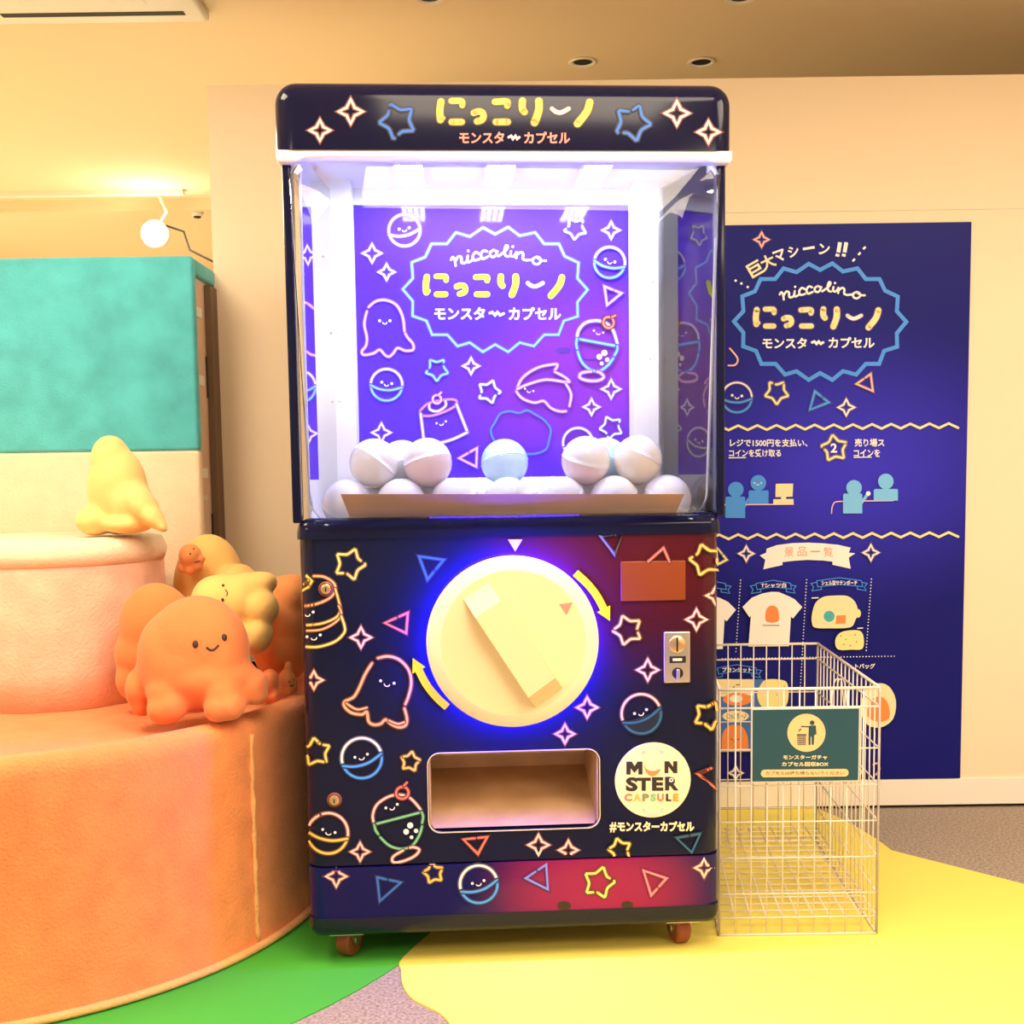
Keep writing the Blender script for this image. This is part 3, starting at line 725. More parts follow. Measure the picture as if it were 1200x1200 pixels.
mb = MB(); vs = [g0, g1, g2, g3, g0 + al * .045 + lift, g1 + al * .045 + lift, g2 - al * .035 + lift, g3 - al * .035 + lift]
mb.add([tuple(v) for v in vs], [(0, 1, 5, 4), (2, 3, 7, 6), (1, 2, 6, 5), (3, 0, 4, 7), (4, 5, 6, 7)], 'dial_cream'); mb.build('handle', dial)
# display plate, coin unit, locks, logo
p0, p1 = ml(727, 658), ml(803, 703)
MB().rbox(p0.x, p1.x, -.005, .001, p1.z, p0.z, .002, 'brown_plate').build('display_plate', mach, 30)
p0, p1 = ml(777, 740), ml(808, 799)
mb = MB().rbox(p0.x, p1.x, -.010, .001, p1.z, p0.z, .003, 'steel'); cu = mb.build('coin_unit', mach, 30)
c = ml(792, 754); MM = Matrix.Translation((c.x, 0, c.z)) @ Matrix.Rotation(R(90), 4, 'X')
MB().lathe([(.0195, .009), (.0195, .014), (.017, .016), (.0001, .016)], 'brass', 28, MM).box(c.x - .002, c.x + .002, -.0175, -.0155, c.z - .017, c.z + .017, 'black').build('coin_slot', cu, 40)
c = ml(793, 772); MB().rbox(c.x - .019, c.x + .019, -.0125, -.009, c.z - .008, c.z + .008, .001, 'black').box(c.x - .012, c.x + .010, -.0131, -.0124, c.z - .003, c.z + .003, 'ink_grey').build('price_label', cu, 30)
c = ml(793, 788); MM = Matrix.Translation((c.x, 0, c.z)) @ Matrix.Rotation(R(90), 4, 'X')
MB().lathe([(.013, .009), (.013, .012), (.009, .012), (.0001, .0115)], 'black', 20, MM).rbox(c.x - .004, c.x + .004, -.02, -.010, c.z - .018, c.z + .01, .002, 'steel').build('return_lever', cu, 40)
for u, v in ((382, 690), (392, 937)):
    c = ml(u, v); MM = Matrix.Translation((c.x, 0, c.z)) @ Matrix.Rotation(R(90), 4, 'X')
    lk = MB().lathe([(.017, .0), (.017, .004), (.0135, .006), (.013, .004), (.0001, .004)], 'rubber_red', 24, MM).build('lock', mach, 40)
    MB().lathe([(.0115, .003), (.0115, .008), (.010, .009), (.0001, .009)], 'brass', 20, MM).box(c.x - .0015, c.x + .0015, -.0098, -.0088, c.z - .006, c.z + .004, 'black').build('keyhole', lk, 40)
c = ml(765, 914); MM = Matrix.Translation((c.x, 0, c.z)) @ Matrix.Rotation(R(90), 4, 'X')
mb = MB().lathe([(.0895, .0006), (.089, .0014), (.0001, .0014)], 'ink_cream2', 64, MM, False)
a = Art(mb, MW)
def ringarc(u, v, r, a0, a1, w, m): a.stroke([(u + r * cos(R(t)), v + r * sin(R(t)) * .9) for t in range(a0, a1 + 1, 8)], w, m)
ringarc(765, 886, 12, 200, 340, 3.5, 'ink_grey'); ringarc(765, 944, 12, 20, 160, 3.5, 'ink_grey')
L = lambda t, x0, y0, x1, y1, m, off=.04: a.text(t, (690 + x0 * .1333, 850 + y0 * .1333, 690 + x1 * .1333, 850 + y1 * .1333), m, off)
LP = lambda pts, m='ink_black': a.fill([(690 + x * .1333, 850 + y * .1333) for x, y in pts], m)
LP([(330, 318), (378, 318), (402, 358), (428, 318), (472, 318), (472, 432), (436, 432), (436, 378), (402, 418), (368, 378), (368, 432), (330, 432)])
LP([(665, 315), (705, 315), (742, 365), (742, 315), (778, 315), (778, 420), (745, 420), (700, 362), (700, 420), (665, 420)])
cres = [(490, 340), (500, 375), (530, 398), (575, 402), (630, 385), (605, 425), (560, 448), (520, 430), (495, 390)]
a.fill([(690 + x * .1333, 850 + y * .1333) for x, y in smooth(cres, 3, True)], 'ink_orange')
L('S', 325, 455, 430, 580, 'ink_black', .05); L('T', 420, 460, 545, 575, 'ink_black', .05); L('E', 555, 455, 655, 575, 'ink_black', .05); L('R', 670, 452, 790, 572, 'ink_black', .05)
a.disc(690 + 725 * .1333, 850 + 480 * .1333, 2.6, 'ink_white', n=12); a.disc(690 + 725 * .1333, 850 + 480 * .1333, 1.2, 'ink_black', n=8)
for t, x0, x1, m in (('C', 312, 380, 'n_red'), ('A', 392, 460, 'ink_title'), ('P', 470, 530, 'ink_moss'), ('S', 540, 592, 'n_green'), ('U', 600, 660, 'n_red'), ('L', 678, 725, 'ink_black'), ('E', 740, 790, 'ink_gold')):
    L(t, x0, 600, x1, 666, m, .05)
mb.build('logo_sticker', mach)
# plinth, skirt, casters
ZP = ml(600, 1068).z; ZS = ml(600, 1092).z
mb = MB().rbox(-HB, HB, -.004, DEP, ZP, ZB - .004, .040, 'plinth_print', lambda e: e in ('LF', 'RF', 'LK', 'RK'), 7)
a = Art(mb, MW)
a.spark(394, 1027, 12, 'n_pink', 2.6); a.spark(825, 1017, 10.5, 'n_pink', 2.6)
a.tri([(445, 1056), (442, 1028), (470, 1034)][::-1], 'n_blue', 2.8); a.star(508, 1023, 12.5, 'n_gold', R(-12), 2.6, (2, 8))
a.capsule(561, 1036, 22, 'n_white', 'n_sky', R(-14), 2.8)
a.tri([(616, 1029), (640, 1013), (642, 1042)], 'n_violet', 2.6); a.star(702, 1034, 19, 'n_yellow', R(15), 3, (1.5, 5)); a.tri([(781, 1029), (763, 1049), (754, 1020)], 'n_rose', 2.8)
a.disc(661, 1061, 8, 'ink_fog', 5); a.disc(735, 1060, 7, 'ink_fog', 4)
mb.build('base_plinth', mach, 35)
MB().rbox(-HB, HB, -.006, DEP, ZS, ZP, .030, 'skirt', lambda e: e in ('LF', 'RF', 'LK', 'RK') or 'B' in e, 6).build('bottom_skirt', mach, 40)
for i, (x, y) in enumerate(((-.40, .07), (.40, .07), (-.40, .52), (.40, .52))):
    zr = .038
    cs = MB().box(x - .04, x + .04, y - .04, y + .04, ZS - .006, ZS + .001, 'steel')
    rot = Matrix.Translation((x, y, 0)) @ Matrix.Rotation(R((-25, 12, 40, -60)[i]), 4, 'Z')
    for s in (-1, 1):
        vs = [rot @ Vector((s * .021 + d, yy, zz)) for d in (-.0015, .0015) for yy, zz in ((-.025, ZS - .004), (.025, ZS - .004), (.014, .03), (-.006, .03))]
        cs.add(vs, [(0, 1, 2, 3), (7, 6, 5, 4), (0, 4, 5, 1), (1, 5, 6, 2), (2, 6, 7, 3), (3, 7, 4, 0)], 'steel')
    co = cs.build('caster', mach)
    mm = rot @ Matrix.Translation((0, .004, zr + .004)) @ Matrix.Rotation(R(90), 4, 'Y')
    MB().lathe([(.012, -.018), (zr - .006, -.018), (zr, -.012), (zr, .012), (zr - .006, .018), (.012, .018)], 'rubber_red', 28, mm).lathe([(.008, -.024), (.008, .024)], 'steel', 14, mm).build('wheel', co, 40)

# capsules in the window
RC = .0585
def shell(name, m1, m2):
    t = thing(name, 'x', 'capsule', (0, 0, 0))
    N = 28
    up = [(RC * sin(pi / 2 * i / 9) if i else .0001, RC * cos(pi / 2 * i / 9)) for i in range(10)]
    MB().lathe(up + [(RC + .0008, .0), (RC + .0008, -.001)], m1, N).build('upper_shell', t)
    MB().lathe([(RC + .0004, -.002), (RC - .0005, -.004)] + [(RC * cos(pi / 2 * i / 9) if i < 9 else .0001, -RC * sin(pi / 2 * i / 9)) for i in range(1, 10)], m2, N).build('lower_shell', t)
    return t
PROTO = {}
def place(k, x, y, z, rot, label):
    m1, m2 = {'w': ('shell_white', 'shell_white'), 'b': ('shell_blue', 'shell_blue'), 'p': ('shell_white', 'shell_pink'), 'c': ('shell_white', 'shell_cream')}[k]
    if k not in PROTO: t = PROTO[k] = shell('toy_capsule', m1, m2)
    else:
        src = PROTO[k]; t = src.copy(); C.objects.link(t)
        for ch in list(src.children):
            c = ch.copy(); C.objects.link(c); c.parent = t
    t.location = MW @ Vector((x, y, z)); t.rotation_euler = rot
    t['label'] = label; t['category'] = 'capsule'; t['group'] = 'toy capsules in the machine window'
    return t
ZF = ZW + .017
spots = []
for y, n, x0 in ((.105, 7, -.378), (.208, 6, -.315), (.313, 5, -.252)):
    for i in range(n): spots.append((x0 + i * .126, y, 'wpwcwwp'[(i * 3 + n) % 7]))
spots += [(-.315, .140, 'w'), (-.252, .243, 'w'), (-.189, .140, 'p'), (.315, .140, 'c'), (.252, .243, 'b'), (.189, .140, 'p'), (.0, .243, 'b')]
placed = []
for (x, y, k) in spots:
    z = ZF + RC
    for (a0, b0, c0) in placed:
        d2 = (a0 - x) ** 2 + (b0 - y) ** 2
        if d2 < (1.86 * RC) ** 2: z = max(z, c0 + math.sqrt((2 * RC) ** 2 - d2))
    placed.append((x, y, z))
names = {'w': 'plain white', 'b': 'pale blue', 'p': 'white and pink', 'c': 'white and cream'}
for (x, y, k), (X, Y, Z) in zip(spots, placed):
    side = 'left' if X < -.13 else 'right' if X > .13 else 'middle'
    high = Z > ZF + RC + .03
    if k == 'b': lb = 'pale blue round capsule lying alone in the middle by the back panel' if side == 'middle' else 'pale blue round capsule on top of the right heap in the lit window'
    else: lb = '%s round capsule %s' % (names[k], ('on top of the %s heap in the lit window' % side) if high else ('in the bottom layer at the %s of the lit window' % side))
    place(k, X, Y, Z, (random.uniform(-.6, .6), random.uniform(-.6, .6), random.uniform(0, 6)), lb)

# ------------------------------------------------------------------ poster on the wall
pw = thing('poster', 'tall dark blue poster with neon doodles and prizes on the wall behind the wire bin', 'poster', (0, 0, 0))
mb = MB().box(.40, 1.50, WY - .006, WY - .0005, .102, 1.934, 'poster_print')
a = Art(mb)
q6 = lambda x, y: (830 + x / 6, 240 + y / 6)
a.spark(*q6(375, 245), 8.5, 'q_pink', 2)
for t, (x, y), rot, sz in (('巨', (330, 450), -30, 17), ('大', (418, 402), -26, 17), ('マ', (502, 358), -20, 14), ('シ', (598, 328), -14, 13), ('ン', (815, 312), 4, 13)):
    u, v = q6(x, y); a.text(t, (u - sz / 2, v - sz / 2, u + sz / 2, v + sz / 2), 'ink_cream2' if x < 450 else 'ink_white', .03, R(rot))
a.stroke([q6(665, 312), q6(748, 298)], 3, 'ink_white', cap=False)
for x in (918, 962):
    a.stroke([q6(x + 8, 264), q6(x - 4, 335)], 4.5, 'ink_white', cap=False); a.stroke([q6(x - 8, 345), q6(x - 12, 364)], 4.5, 'ink_white', cap=False)
for x, y in ((1105, 295), (1070, 335), (1030, 380)): a.stroke([q6(x, y), q6(x - 16, y + 18)], 2.5, 'ink_white', cap=False)
for x, y in ((185, 530), (225, 550), (270, 575)): a.stroke([q6(x, y), q6(x + 14, y + 7)], 2.5, 'ink_white', cap=False)
T6 = lambda x, y: q6(180 + (x - 10) * 1.072, 820 + (y - 412) * 1.074)
a.stroke([T6(*q) for q in BADGE], 4.6, 'ink_sky', True)
T7 = lambda x, y: q6(312 + (x - 155) * .981, 718 + (y - 125) * .965)
title(a, T7, .162, 'ink_butter', 'ink_white', 'ink_ghost')
T8 = lambda x, y: q6(498 + (x - 302) * 1.03, 545 + (y - 146) * 1.0)
for p in SCRIPT: a.stroke([T8(*q) for q in smooth(p, 5)], 2.5, 'ink_white')
for q in DOTS: a.disc(*T8(*q), 1.5, 'ink_white', n=8)
bx = lambda x0, y0, x1, y1: (*q6(x0, y0), *q6(x1, y1))
a.text('モンスタ', bx(380, 935, 692, 1012), 'ink_white', .03); a.text('カプセル', bx(842, 930, 1168, 1008), 'ink_white', .03)
a.stroke([q6(x, y) for x, y in ((728, 968), (745, 962), (760, 978), (775, 962), (790, 978), (806, 968))], 3, 'ink_white')
r6 = lambda x, y: (830 + x / 6, 440 + y / 6)
a.capsule(*r6(200, 155), 17.5, 'q_white', 'q_sky', R(4), 2)
a.star(*r6(480, 118), 14.5, 'q_yellow', R(180), 2.2, (4.5, 6)); a.tri([r6(748, 112), r6(845, 190), r6(712, 242)], 'q_sky', 2.4); a.spark(*r6(968, 225), 9.5, 'q_white', 2.2); a.tri([r6(1040, 60), r6(1140, -10), r6(1155, 110)], 'q_pink', 2.2)
a.stroke(smooth([q6(150, 1010), q6(205, 1080), q6(190, 1125), q6(140, 1130)], 4), 2, 'q_pink')
def zig(v, u0=820, u1=1130):
    n = 0; pts = []
    u = u0
    while u < u1: pts.append((u, v + (2.6 if n % 2 else -2.6) - (u - 900) * .01)); u += 11.2; n += 1
    a.stroke(pts, 2.8, 'ink_butter')
zig(501); zig(628.5)
a.text('レジで1500円を支払い、', bx(150, 0, 700, 1)[:1] + (514.5, 946, 523.5), 'ink_white', .025); a.text('コインを受け取る', (854, 526.5, 915, 535.5), 'ink_white', .025); a.stroke([(853.5, 536.5), (874, 536.2)], 1.2, 'ink_white', cap=False)
a.star(*r6(885, 512), 16, 'q_yellow', R(-8), 2.4, (2, 7.5)); a.text('2', (973, 519.5, 980.5, 530.5), 'ink_white', .03)
a.text('売り場ス', (1001, 514, 1036, 523.5), 'ink_white', .025); a.text('コインを', (1000, 526.5, 1031, 535.5), 'ink_white', .025); a.stroke([(1000, 536), (1021, 535.7)], 1.2, 'ink_white', cap=False)
def figure(hx, hy, hr, x0, y0, x1, y1, m):
    a.fill([r6(x0 + 8, y0), r6(x1 - 6, y0), r6(x1, y0 + 8), r6(x1, y1), r6(x0, y1), r6(x0, y0 + 8)], m); a.disc(*r6(hx, hy), hr / 6, m)
figure(350, 755, 55, 282, 808, 422, 905, 'ink_sky'); a.face(*r6(347, 755), 4, 0, 'ink_white', .9)
figure(192, 802, 55, 118, 852, 258, 1002, 'ink_sky'); a.stroke([r6(245, 935), r6(280, 870)], 3.5, 'ink_sky')
a.stroke([r6(262, 908), r6(600, 905)], 1.3, 'ink_pink', cap=False); a.stroke(smooth([r6(118, 908), r6(85, 925), r6(70, 970)], 4), 1.3, 'ink_pink')
a.fill([r6(472, 762), r6(595, 760), r6(590, 852), r6(470, 855)], 'ink_cream2'); a.fill([r6(455, 870), r6(597, 868), r6(597, 906), r6(455, 908)], 'ink_cream2'); a.fill([r6(510, 850), r6(545, 850), r6(545, 872), r6(510, 872)], 'ink_cream2')
figure(1022, 790, 55, 945, 830, 1080, 970, 'ink_pale_sky'); a.stroke([r6(1070, 900), r6(1100, 860), r6(1115, 838)], 3.5, 'ink_pale_sky'); a.disc(*r6(1122, 830), 2.8, 'ink_white', n=10)
a.stroke(smooth([r6(940, 885), r6(890, 890), r6(870, 920), r6(863, 970)], 4), 1.3, 'ink_pink'); a.stroke([r6(1085, 882), r6(1300, 880)], 1.3, 'ink_pink', cap=False)
figure(1245, 745, 55, 1160, 798, 1330, 880, 'ink_pale_sky')
t6 = lambda x, y: (830 + x / 6, 620 + y / 6)
rib = [(408, 138), (480, 112), (590, 98), (700, 95), (810, 100), (910, 110), (998, 130), (985, 165), (1030, 170), (985, 200), (998, 278), (870, 250), (870, 228), (800, 220), (690, 216), (600, 222), (518, 232), (520, 252), (385, 282), (398, 215), (360, 185), (405, 165)]
a.fill([t6(*q) for q in rib], 'ink_white')
for i, ch in enumerate('景品一覧'):
    u, v = t6(565 + i * 92, 158 + abs(i - 1.5) * 4 - 3); a.text(ch, (u - 5.5, v - (5.5 if ch != '一' else .8), u + 5.5, v + (5.5 if ch != '一' else .8)), 'ink_salmon', 0.0)
a.spark(*t6(265, 172), 8.5, 'q_white', 2.2); a.spark(*t6(1140, 165), 9, 'q_white', 2.2); a.tri([t6(60, 130), t6(128, 215), t6(60, 250)], 'q_yellow', 2)
def dots(p, q, n, m='ink_white', r=.75):
    for i in range(n): t = i / (n - 1); a.disc(p[0] + (q[0] - p[0]) * t, p[1] + (q[1] - p[1]) * t, r, m, n=6)
dots(t6(225, 358), t6(192, 860), 24); dots(t6(688, 355), t6(630, 1340), 46); dots(t6(1142, 350), t6(1105, 850), 24); dots(t6(95, 908), t6(1300, 890), 56)
def banner(x0, x1, y, txt, m='ink_sky'):
    a.stroke([t6(*q) for q in [(x0 + 40, y + 12), ((x0 + x1) / 2, y - 10), (x1 - 40, y + 10), (x1 - 32, y + 52), ((x0 + x1) / 2, y + 36), (x0 + 48, y + 55), (x0 + 40, y + 12)]], .9, m)
    a.stroke([t6(*q) for q in [(x0 + 40, y + 22), (x0, y + 30), (x0 + 20, y + 55), (x0 + 8, y + 82), (x0 + 75, y + 72), (x0 + 72, y + 52)]], .9, m)
    a.stroke([t6(*q) for q in [(x1 - 40, y + 22), (x1, y + 30), (x1 - 20, y + 55), (x1 - 8, y + 80), (x1 - 70, y + 70), (x1 - 68, y + 50)]], .9, m)
    if txt: a.text(txt, (*t6(x0 + 75, y + 8), *t6(x1 - 70, y + 42)), 'ink_white', .025)
banner(290, 612, 368, 'Tシャツ白'); banner(715, 1110, 350, 'シェル型サテンポーチ'); banner(-140, 155, 370, None); banner(20, 370, 960, 'ブランケット')
a.text('トバッグ', (1001, 777, 1024, 783), 'ink_white', .025)
shirt = [(235, 545), (300, 480), (375, 450), (440, 438), (490, 440), (560, 470), (600, 490), (655, 545), (590, 625), (575, 612), (562, 820), (277, 822), (295, 605), (285, 618)]
a.fill([t6(*q) for q in shirt], 'ink_white')
a.fill([t6(x - 465, y + 20) for x, y in shirt], 'ink_white')
a.fill([t6(*q) for q in smooth([(398, 640), (398, 580), (412, 548), (442, 534), (475, 548), (488, 580), (490, 640), (442, 655)], 3, True)], 'ink_orange'); a.stroke([t6(376, 674), t6(494, 674)], .9, 'ink_black', cap=False)
a.fill([t6(*q) for q in smooth([(722, 600), (745, 520), (800, 475), (880, 465), (970, 468), (1025, 510), (1045, 580), (1025, 640), (990, 688), (850, 694), (745, 690), (722, 655)], 3, True)], 'ink_cream2')
a.disc(*t6(843, 610), 6.5, 'ink_teal'); a.fill([t6(893, 605), t6(960, 602), t6(958, 660), t6(888, 665)], 'ink_orange'); a.disc(*t6(1045, 590), 3.4, 'ink_butter', 5)
a.fill([t6(*q) for q in smooth([(885, 780), (920, 725), (1000, 708), (1065, 716), (1086, 770), (1075, 838), (1000, 844), (905, 842)], 3, True)], 'ink_butter')
for x, y in ((925, 748), (960, 772), (990, 815), (1025, 740), (1035, 790), (945, 808)): a.disc(*t6(x, y), 1.1, 'ink_gold', n=8)
a.stroke([t6(720, 482), t6(768, 480)], 1.2, 'ink_white', cap=False); a.stroke([t6(1040, 694), t6(1080, 692)], 1.2, 'ink_white', cap=False)
s6 = lambda x, y: (830 + x / 6, 780 + y / 6)
a.fill([s6(40, 90), s6(385, 90), s6(375, 600), s6(40, 602)], 'ink_blue_patch'); a.fill([s6(40, 90), s6(312, 92), s6(308, 205), s6(40, 215)], 'ink_cream2'); a.disc(*s6(200, 232), 17, 'ink_orange', 7.5); a.disc(*s6(190, 228), 7.5, 'ink_white', 4.5)
a.disc(*s6(188, 350), 15.5, 'ink_cream2', 6.5); a.text('にっこりーノ', (*s6(125, 330), *s6(260, 370)), 'ink_black', .03)
a.fill([s6(*q) for q in smooth([(90, 596), (95, 480), (130, 425), (180, 408), (240, 430), (272, 500), (278, 594)], 4)], 'ink_orange'); a.face(*s6(182, 512), 4, 0, 'ink_black', 1)
a.disc(*s6(175, 145), .9, 'ink_black', n=8); a.stroke([s6(190, 132), s6(215, 128)], .9, 'ink_black')
a.fill([s6(*q) for q in smooth([(338, 200), (375, 110), (430, 90), (520, 98), (552, 130), (556, 230), (525, 290), (430, 300), (370, 285)], 3, True)], 'ink_butter')
for x, y in ((490, 115), (528, 140), (475, 200), (440, 180)): a.disc(*s6(x, y), .9, 'ink_gold', n=8)
a.stroke([s6(*q) for q in smooth([(850, 285), (880, 110), (915, 90), (950, 110), (970, 290)], 5)], 1.6, 'ink_white'); a.stroke([s6(*q) for q in smooth([(900, 285), (905, 115), (930, 105), (945, 285)], 5)], 1.2, 'ink_white')
a.fill([s6(*q) for q in smooth([(1065, 260), (1100, 170), (1180, 120), (1260, 140), (1310, 240), (1290, 370), (1200, 430), (1110, 410), (1068, 340)], 3, True)], 'ink_cream2')
a.fill([s6(*q) for q in smooth([(1110, 350), (1130, 250), (1190, 210), (1250, 250), (1265, 360), (1190, 390)], 3, True)], 'ink_orange')
a.spark(*s6(188, 748), 8, 'q_white', 2); a.spark(*s6(1045, 740), 6, 'q_yellow', 2); a.stroke(smooth([s6(1150, 690), s6(1180, 680), s6(1195, 720), s6(1170, 760)], 4), 2, 'q_pink')
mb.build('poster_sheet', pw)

# ------------------------------------------------------------------ wire bin and its sign
cA, cB = Vector((.497, 2.745, 0)), Vector((.884, 2.745, 0))
cC, cD = Vector((.925, 3.464, 0)), Vector((.575, 3.464, 0))
HZ = .618
base = (cA + cB) / 2
bin_ = thing('wire_bin', 'tall white wire mesh collection bin beside the machine', 'wire bin', (base.x, base.y, 0))
OFF = Vector((base.x, base.y, 0))
def grid(P, Q, nv, name, zs, lo=.006):
    mb = MB(); d = Q - P
    for i in range(nv + 1):
        p = P + d * (i / nv) - OFF; r = .0032 if i in (0, nv) else .0019
        mb.tube([p + Vector((0, 0, lo)), p + Vector((0, 0, HZ))], r, 'wire_white', 6)
    for z, r in zs:
        mb.tube([P - OFF + Vector((0, 0, z)), Q - OFF + Vector((0, 0, z))], r, 'wire_white', 6)
    return mb.build(name, bin_)
ZS_ = [(.007, .003), (.05, .002), (.11, .0019), (.20, .0019), (.29, .0019), (.38, .0019), (.47, .0019), (.572, .0026), (HZ, .0040)]
grid(cA, cB, 10, 'front_grid', ZS_); grid(cB, cC, 16, 'side_grid', ZS_); grid(cD, cC, 9, 'back_grid', ZS_); grid(cA, cD, 16, 'side_grid', ZS_)
mb = MB()
for i in range(1, 10): t = i / 10; mb.tube([cA.lerp(cB, t) - OFF + Vector((0, 0, .05)), cD.lerp(cC, t) - OFF + Vector((0, 0, .05))], .0019, 'wire_white', 6)
for i in range(1, 16): t = i / 16; mb.tube([cA.lerp(cD, t) - OFF + Vector((0, 0, .05)), cB.lerp(cC, t) - OFF + Vector((0, 0, .05))], .0019, 'wire_white', 6)
mb.build('floor_grid', bin_)
YS = 2.735
p0, p1 = at(882, 832, YS), at(1005.5, 914, YS)
mb = MB().box(p0.x - .003, p1.x + .003, YS, YS + .004, p1.z - .003, p0.z + .003, 'sign_edge').box(p0.x, p1.x, YS - .0012, YS, p1.z, p0.z, 'sign_teal')
a = Art(mb, None, .0004)
s6 = lambda x, y: (830 + x / 6, 780 + y / 6)
a.disc(*s6(690, 472), 22.3, 'ink_cream', n=40)
K = 'sign_teal'
a.disc(*s6(730, 402), 2.9, K, n=14); a.fill([s6(*q) for q in [(706, 422), (752, 420), (758, 480), (745, 490), (742, 556), (727, 558), (726, 500), (720, 500), (719, 558), (704, 558), (704, 480)]], K)
a.stroke([s6(712, 430), s6(655, 428)], 1.6, K); a.stroke([s6(752, 425), s6(756, 480)], 1.6, K); a.fill([s6(628, 468), s6(640, 448), s6(658, 440), s6(650, 455)], K)
a.stroke([s6(622, 486), s6(690, 486)], 1.6, K, cap=False)
for k in range(6): a.stroke([s6(626 + k * 11, 490), s6(630 + k * 10, 556)], .7, K, cap=False)
for k in range(5): a.stroke([s6(627, 498 + k * 14), s6(686, 498 + k * 14)], .7, K, cap=False)
a.text('モンスターガチャ', (*s6(525, 628), *s6(836, 660)), 'ink_cream2', .025); a.text('カプセル回収BOX', (*s6(516, 676), *s6(845, 708)), 'ink_cream2', .025)
pill = []
for cx, a0 in ((960, -90), (395, 90)):
    for k in range(9): t = R(a0 + 180 * k / 8); pill.append(s6(cx + 26 * cos(t), (752 if cx > 600 else 758) + 27 * sin(t)))
a.fill(pill, 'ink_cream'); a.text('カプセルは持ち帰らないでください', (*s6(402, 742), *s6(955, 768)), 'ink_dark', .02)
sg = mb.build('bin_sign'); tag(sg, 'dark teal sign with litter pictogram hung on the front of the wire bin', 'sign')

# ------------------------------------------------------------------ teal display pillar
PY = 3.56
p0 = at(226, 300, PY); xr = p0.x; zt = p0.z; zb = at(230, 526, PY).z
pil = thing('display_pillar', 'tall teal and cream fur covered pillar standing left of the white wall', 'display pillar', (xr - .35, PY, 0))
o = Vector((xr - .35, PY, 0))
MB().rbox(-.35, .335, .03, WY - PY + .05, 0, zt - .05, .004, 'board_side').build('cabinet', pil)
MB().rbox(-.36, .35, -.012, .03, zb - .005, zt, .012, 'fur_teal').rbox(-.36, .35, .028, WY - PY + .05, zt - .05, zt, .012, 'fur_teal').build('teal_cover', pil, 40)
MB().rbox(-.36, .35, -.010, .03, .0, zb - .004, .012, 'fur_cream').build('cream_cover', pil, 40)
mat('board_dark', (0.16, 0.10, 0.06), .6)
MB().box(.336, .356, .17, WY - PY + .05, 0, zt - .06, 'board_dark').build('gap_shade', pil)  # dark strip put in for the shaded gap between pillar and wall
mb = MB()
for z in (1.66, 1.45, 1.16): mb.box(.334, .3375, .06, .13, z - .015, z + .015, 'lamp_white')
mb.box(.334, .338, .16, .185, 1.40, 1.53, 'black_gap').box(.334, .338, .16, .185, .93, 1.03, 'black_gap').box(.334, .3375, .06, .12, 1.075, 1.09, 'ink_grey').build('side_fittings', pil)

# ------------------------------------------------------------------ orange drum, upper tier, plush toys
DCX, DCY, DRR, DZ = -1.38, 3.10, .845, .575
def dshape(r):
    out = []
    for i in range(120):
        t = 2 * pi * i / 120; x, y = DCX + r * cos(t), DCY + r * sin(t); out.append((x, min(y, 3.535)))
    return out
dr = thing('display_drum', 'large round orange furry drum filled with octopus plush toys', 'display drum', (DCX, DCY, 0))
mb = MB(); rings = []
prof = [(DRR + .012, .006), (DRR + .006, .014), (DRR, .03), (DRR - .004, .25), (DRR - .002, .45), (DRR + .004, DZ - .045), (DRR, DZ - .018), (DRR - .016, DZ - .003), (DRR - .040, DZ), (DRR - .065, DZ - .010), (DRR - .09, DZ - .03), (.4, DZ - .03)]
for r, z in prof: rings.append([(x - DCX + random.uniform(-.0015, .0015), y - DCY, z + random.uniform(-.001, .001)) for x, y in dshape(r)])
n = 120; vs = [p for r in rings for p in r]; fs = []
for i in range(len(prof) - 1):
    for j in range(n): fs.append((i * n + j, i * n + (j + 1) % n, (i + 1) * n + (j + 1) % n, (i + 1) * n + j))
fs.append(tuple(range((len(prof) - 1) * n, len(prof) * n)))
mb.add(vs, fs, 'fur_orange', True); mb.build('drum_body', dr)
mb = MB()
ang = math.atan2(2.70 - DCY, -.612 - DCX)
mb.tube([(DRR * cos(ang) + .001 * (k % 2), DRR * sin(ang), .02 + k * .027) for k in range(20)], [.006 + .002 * sin(k * 2.1) for k in range(20)], 'fur_orange_light', 8)
mb.tube([((DRR + .012) * cos(t), (DRR + .012) * sin(t), .0145) for t in [R(-110 + i * 3) for i in range(38)]], .010, 'fur_orange_light', 8)
mb.build('seam', dr)
tr = thing('display_tier', 'pink furry round tier at left on top of the orange drum', 'display tier', (-1.275, 3.22, DZ - .029))
mb = MB().lathe([(.29, 0), (.293, .1), (.288, .38), (.275, .425), (.25, .435), (.0001, .435)], 'fur_pink', 64); mb.build('tier_body', tr)
MB().lathe([(.291, .375), (.299, .405), (.285, .437), (.25, .445), (.0001, .445)], 'fur_cream', 64).build('tier_top', tr)

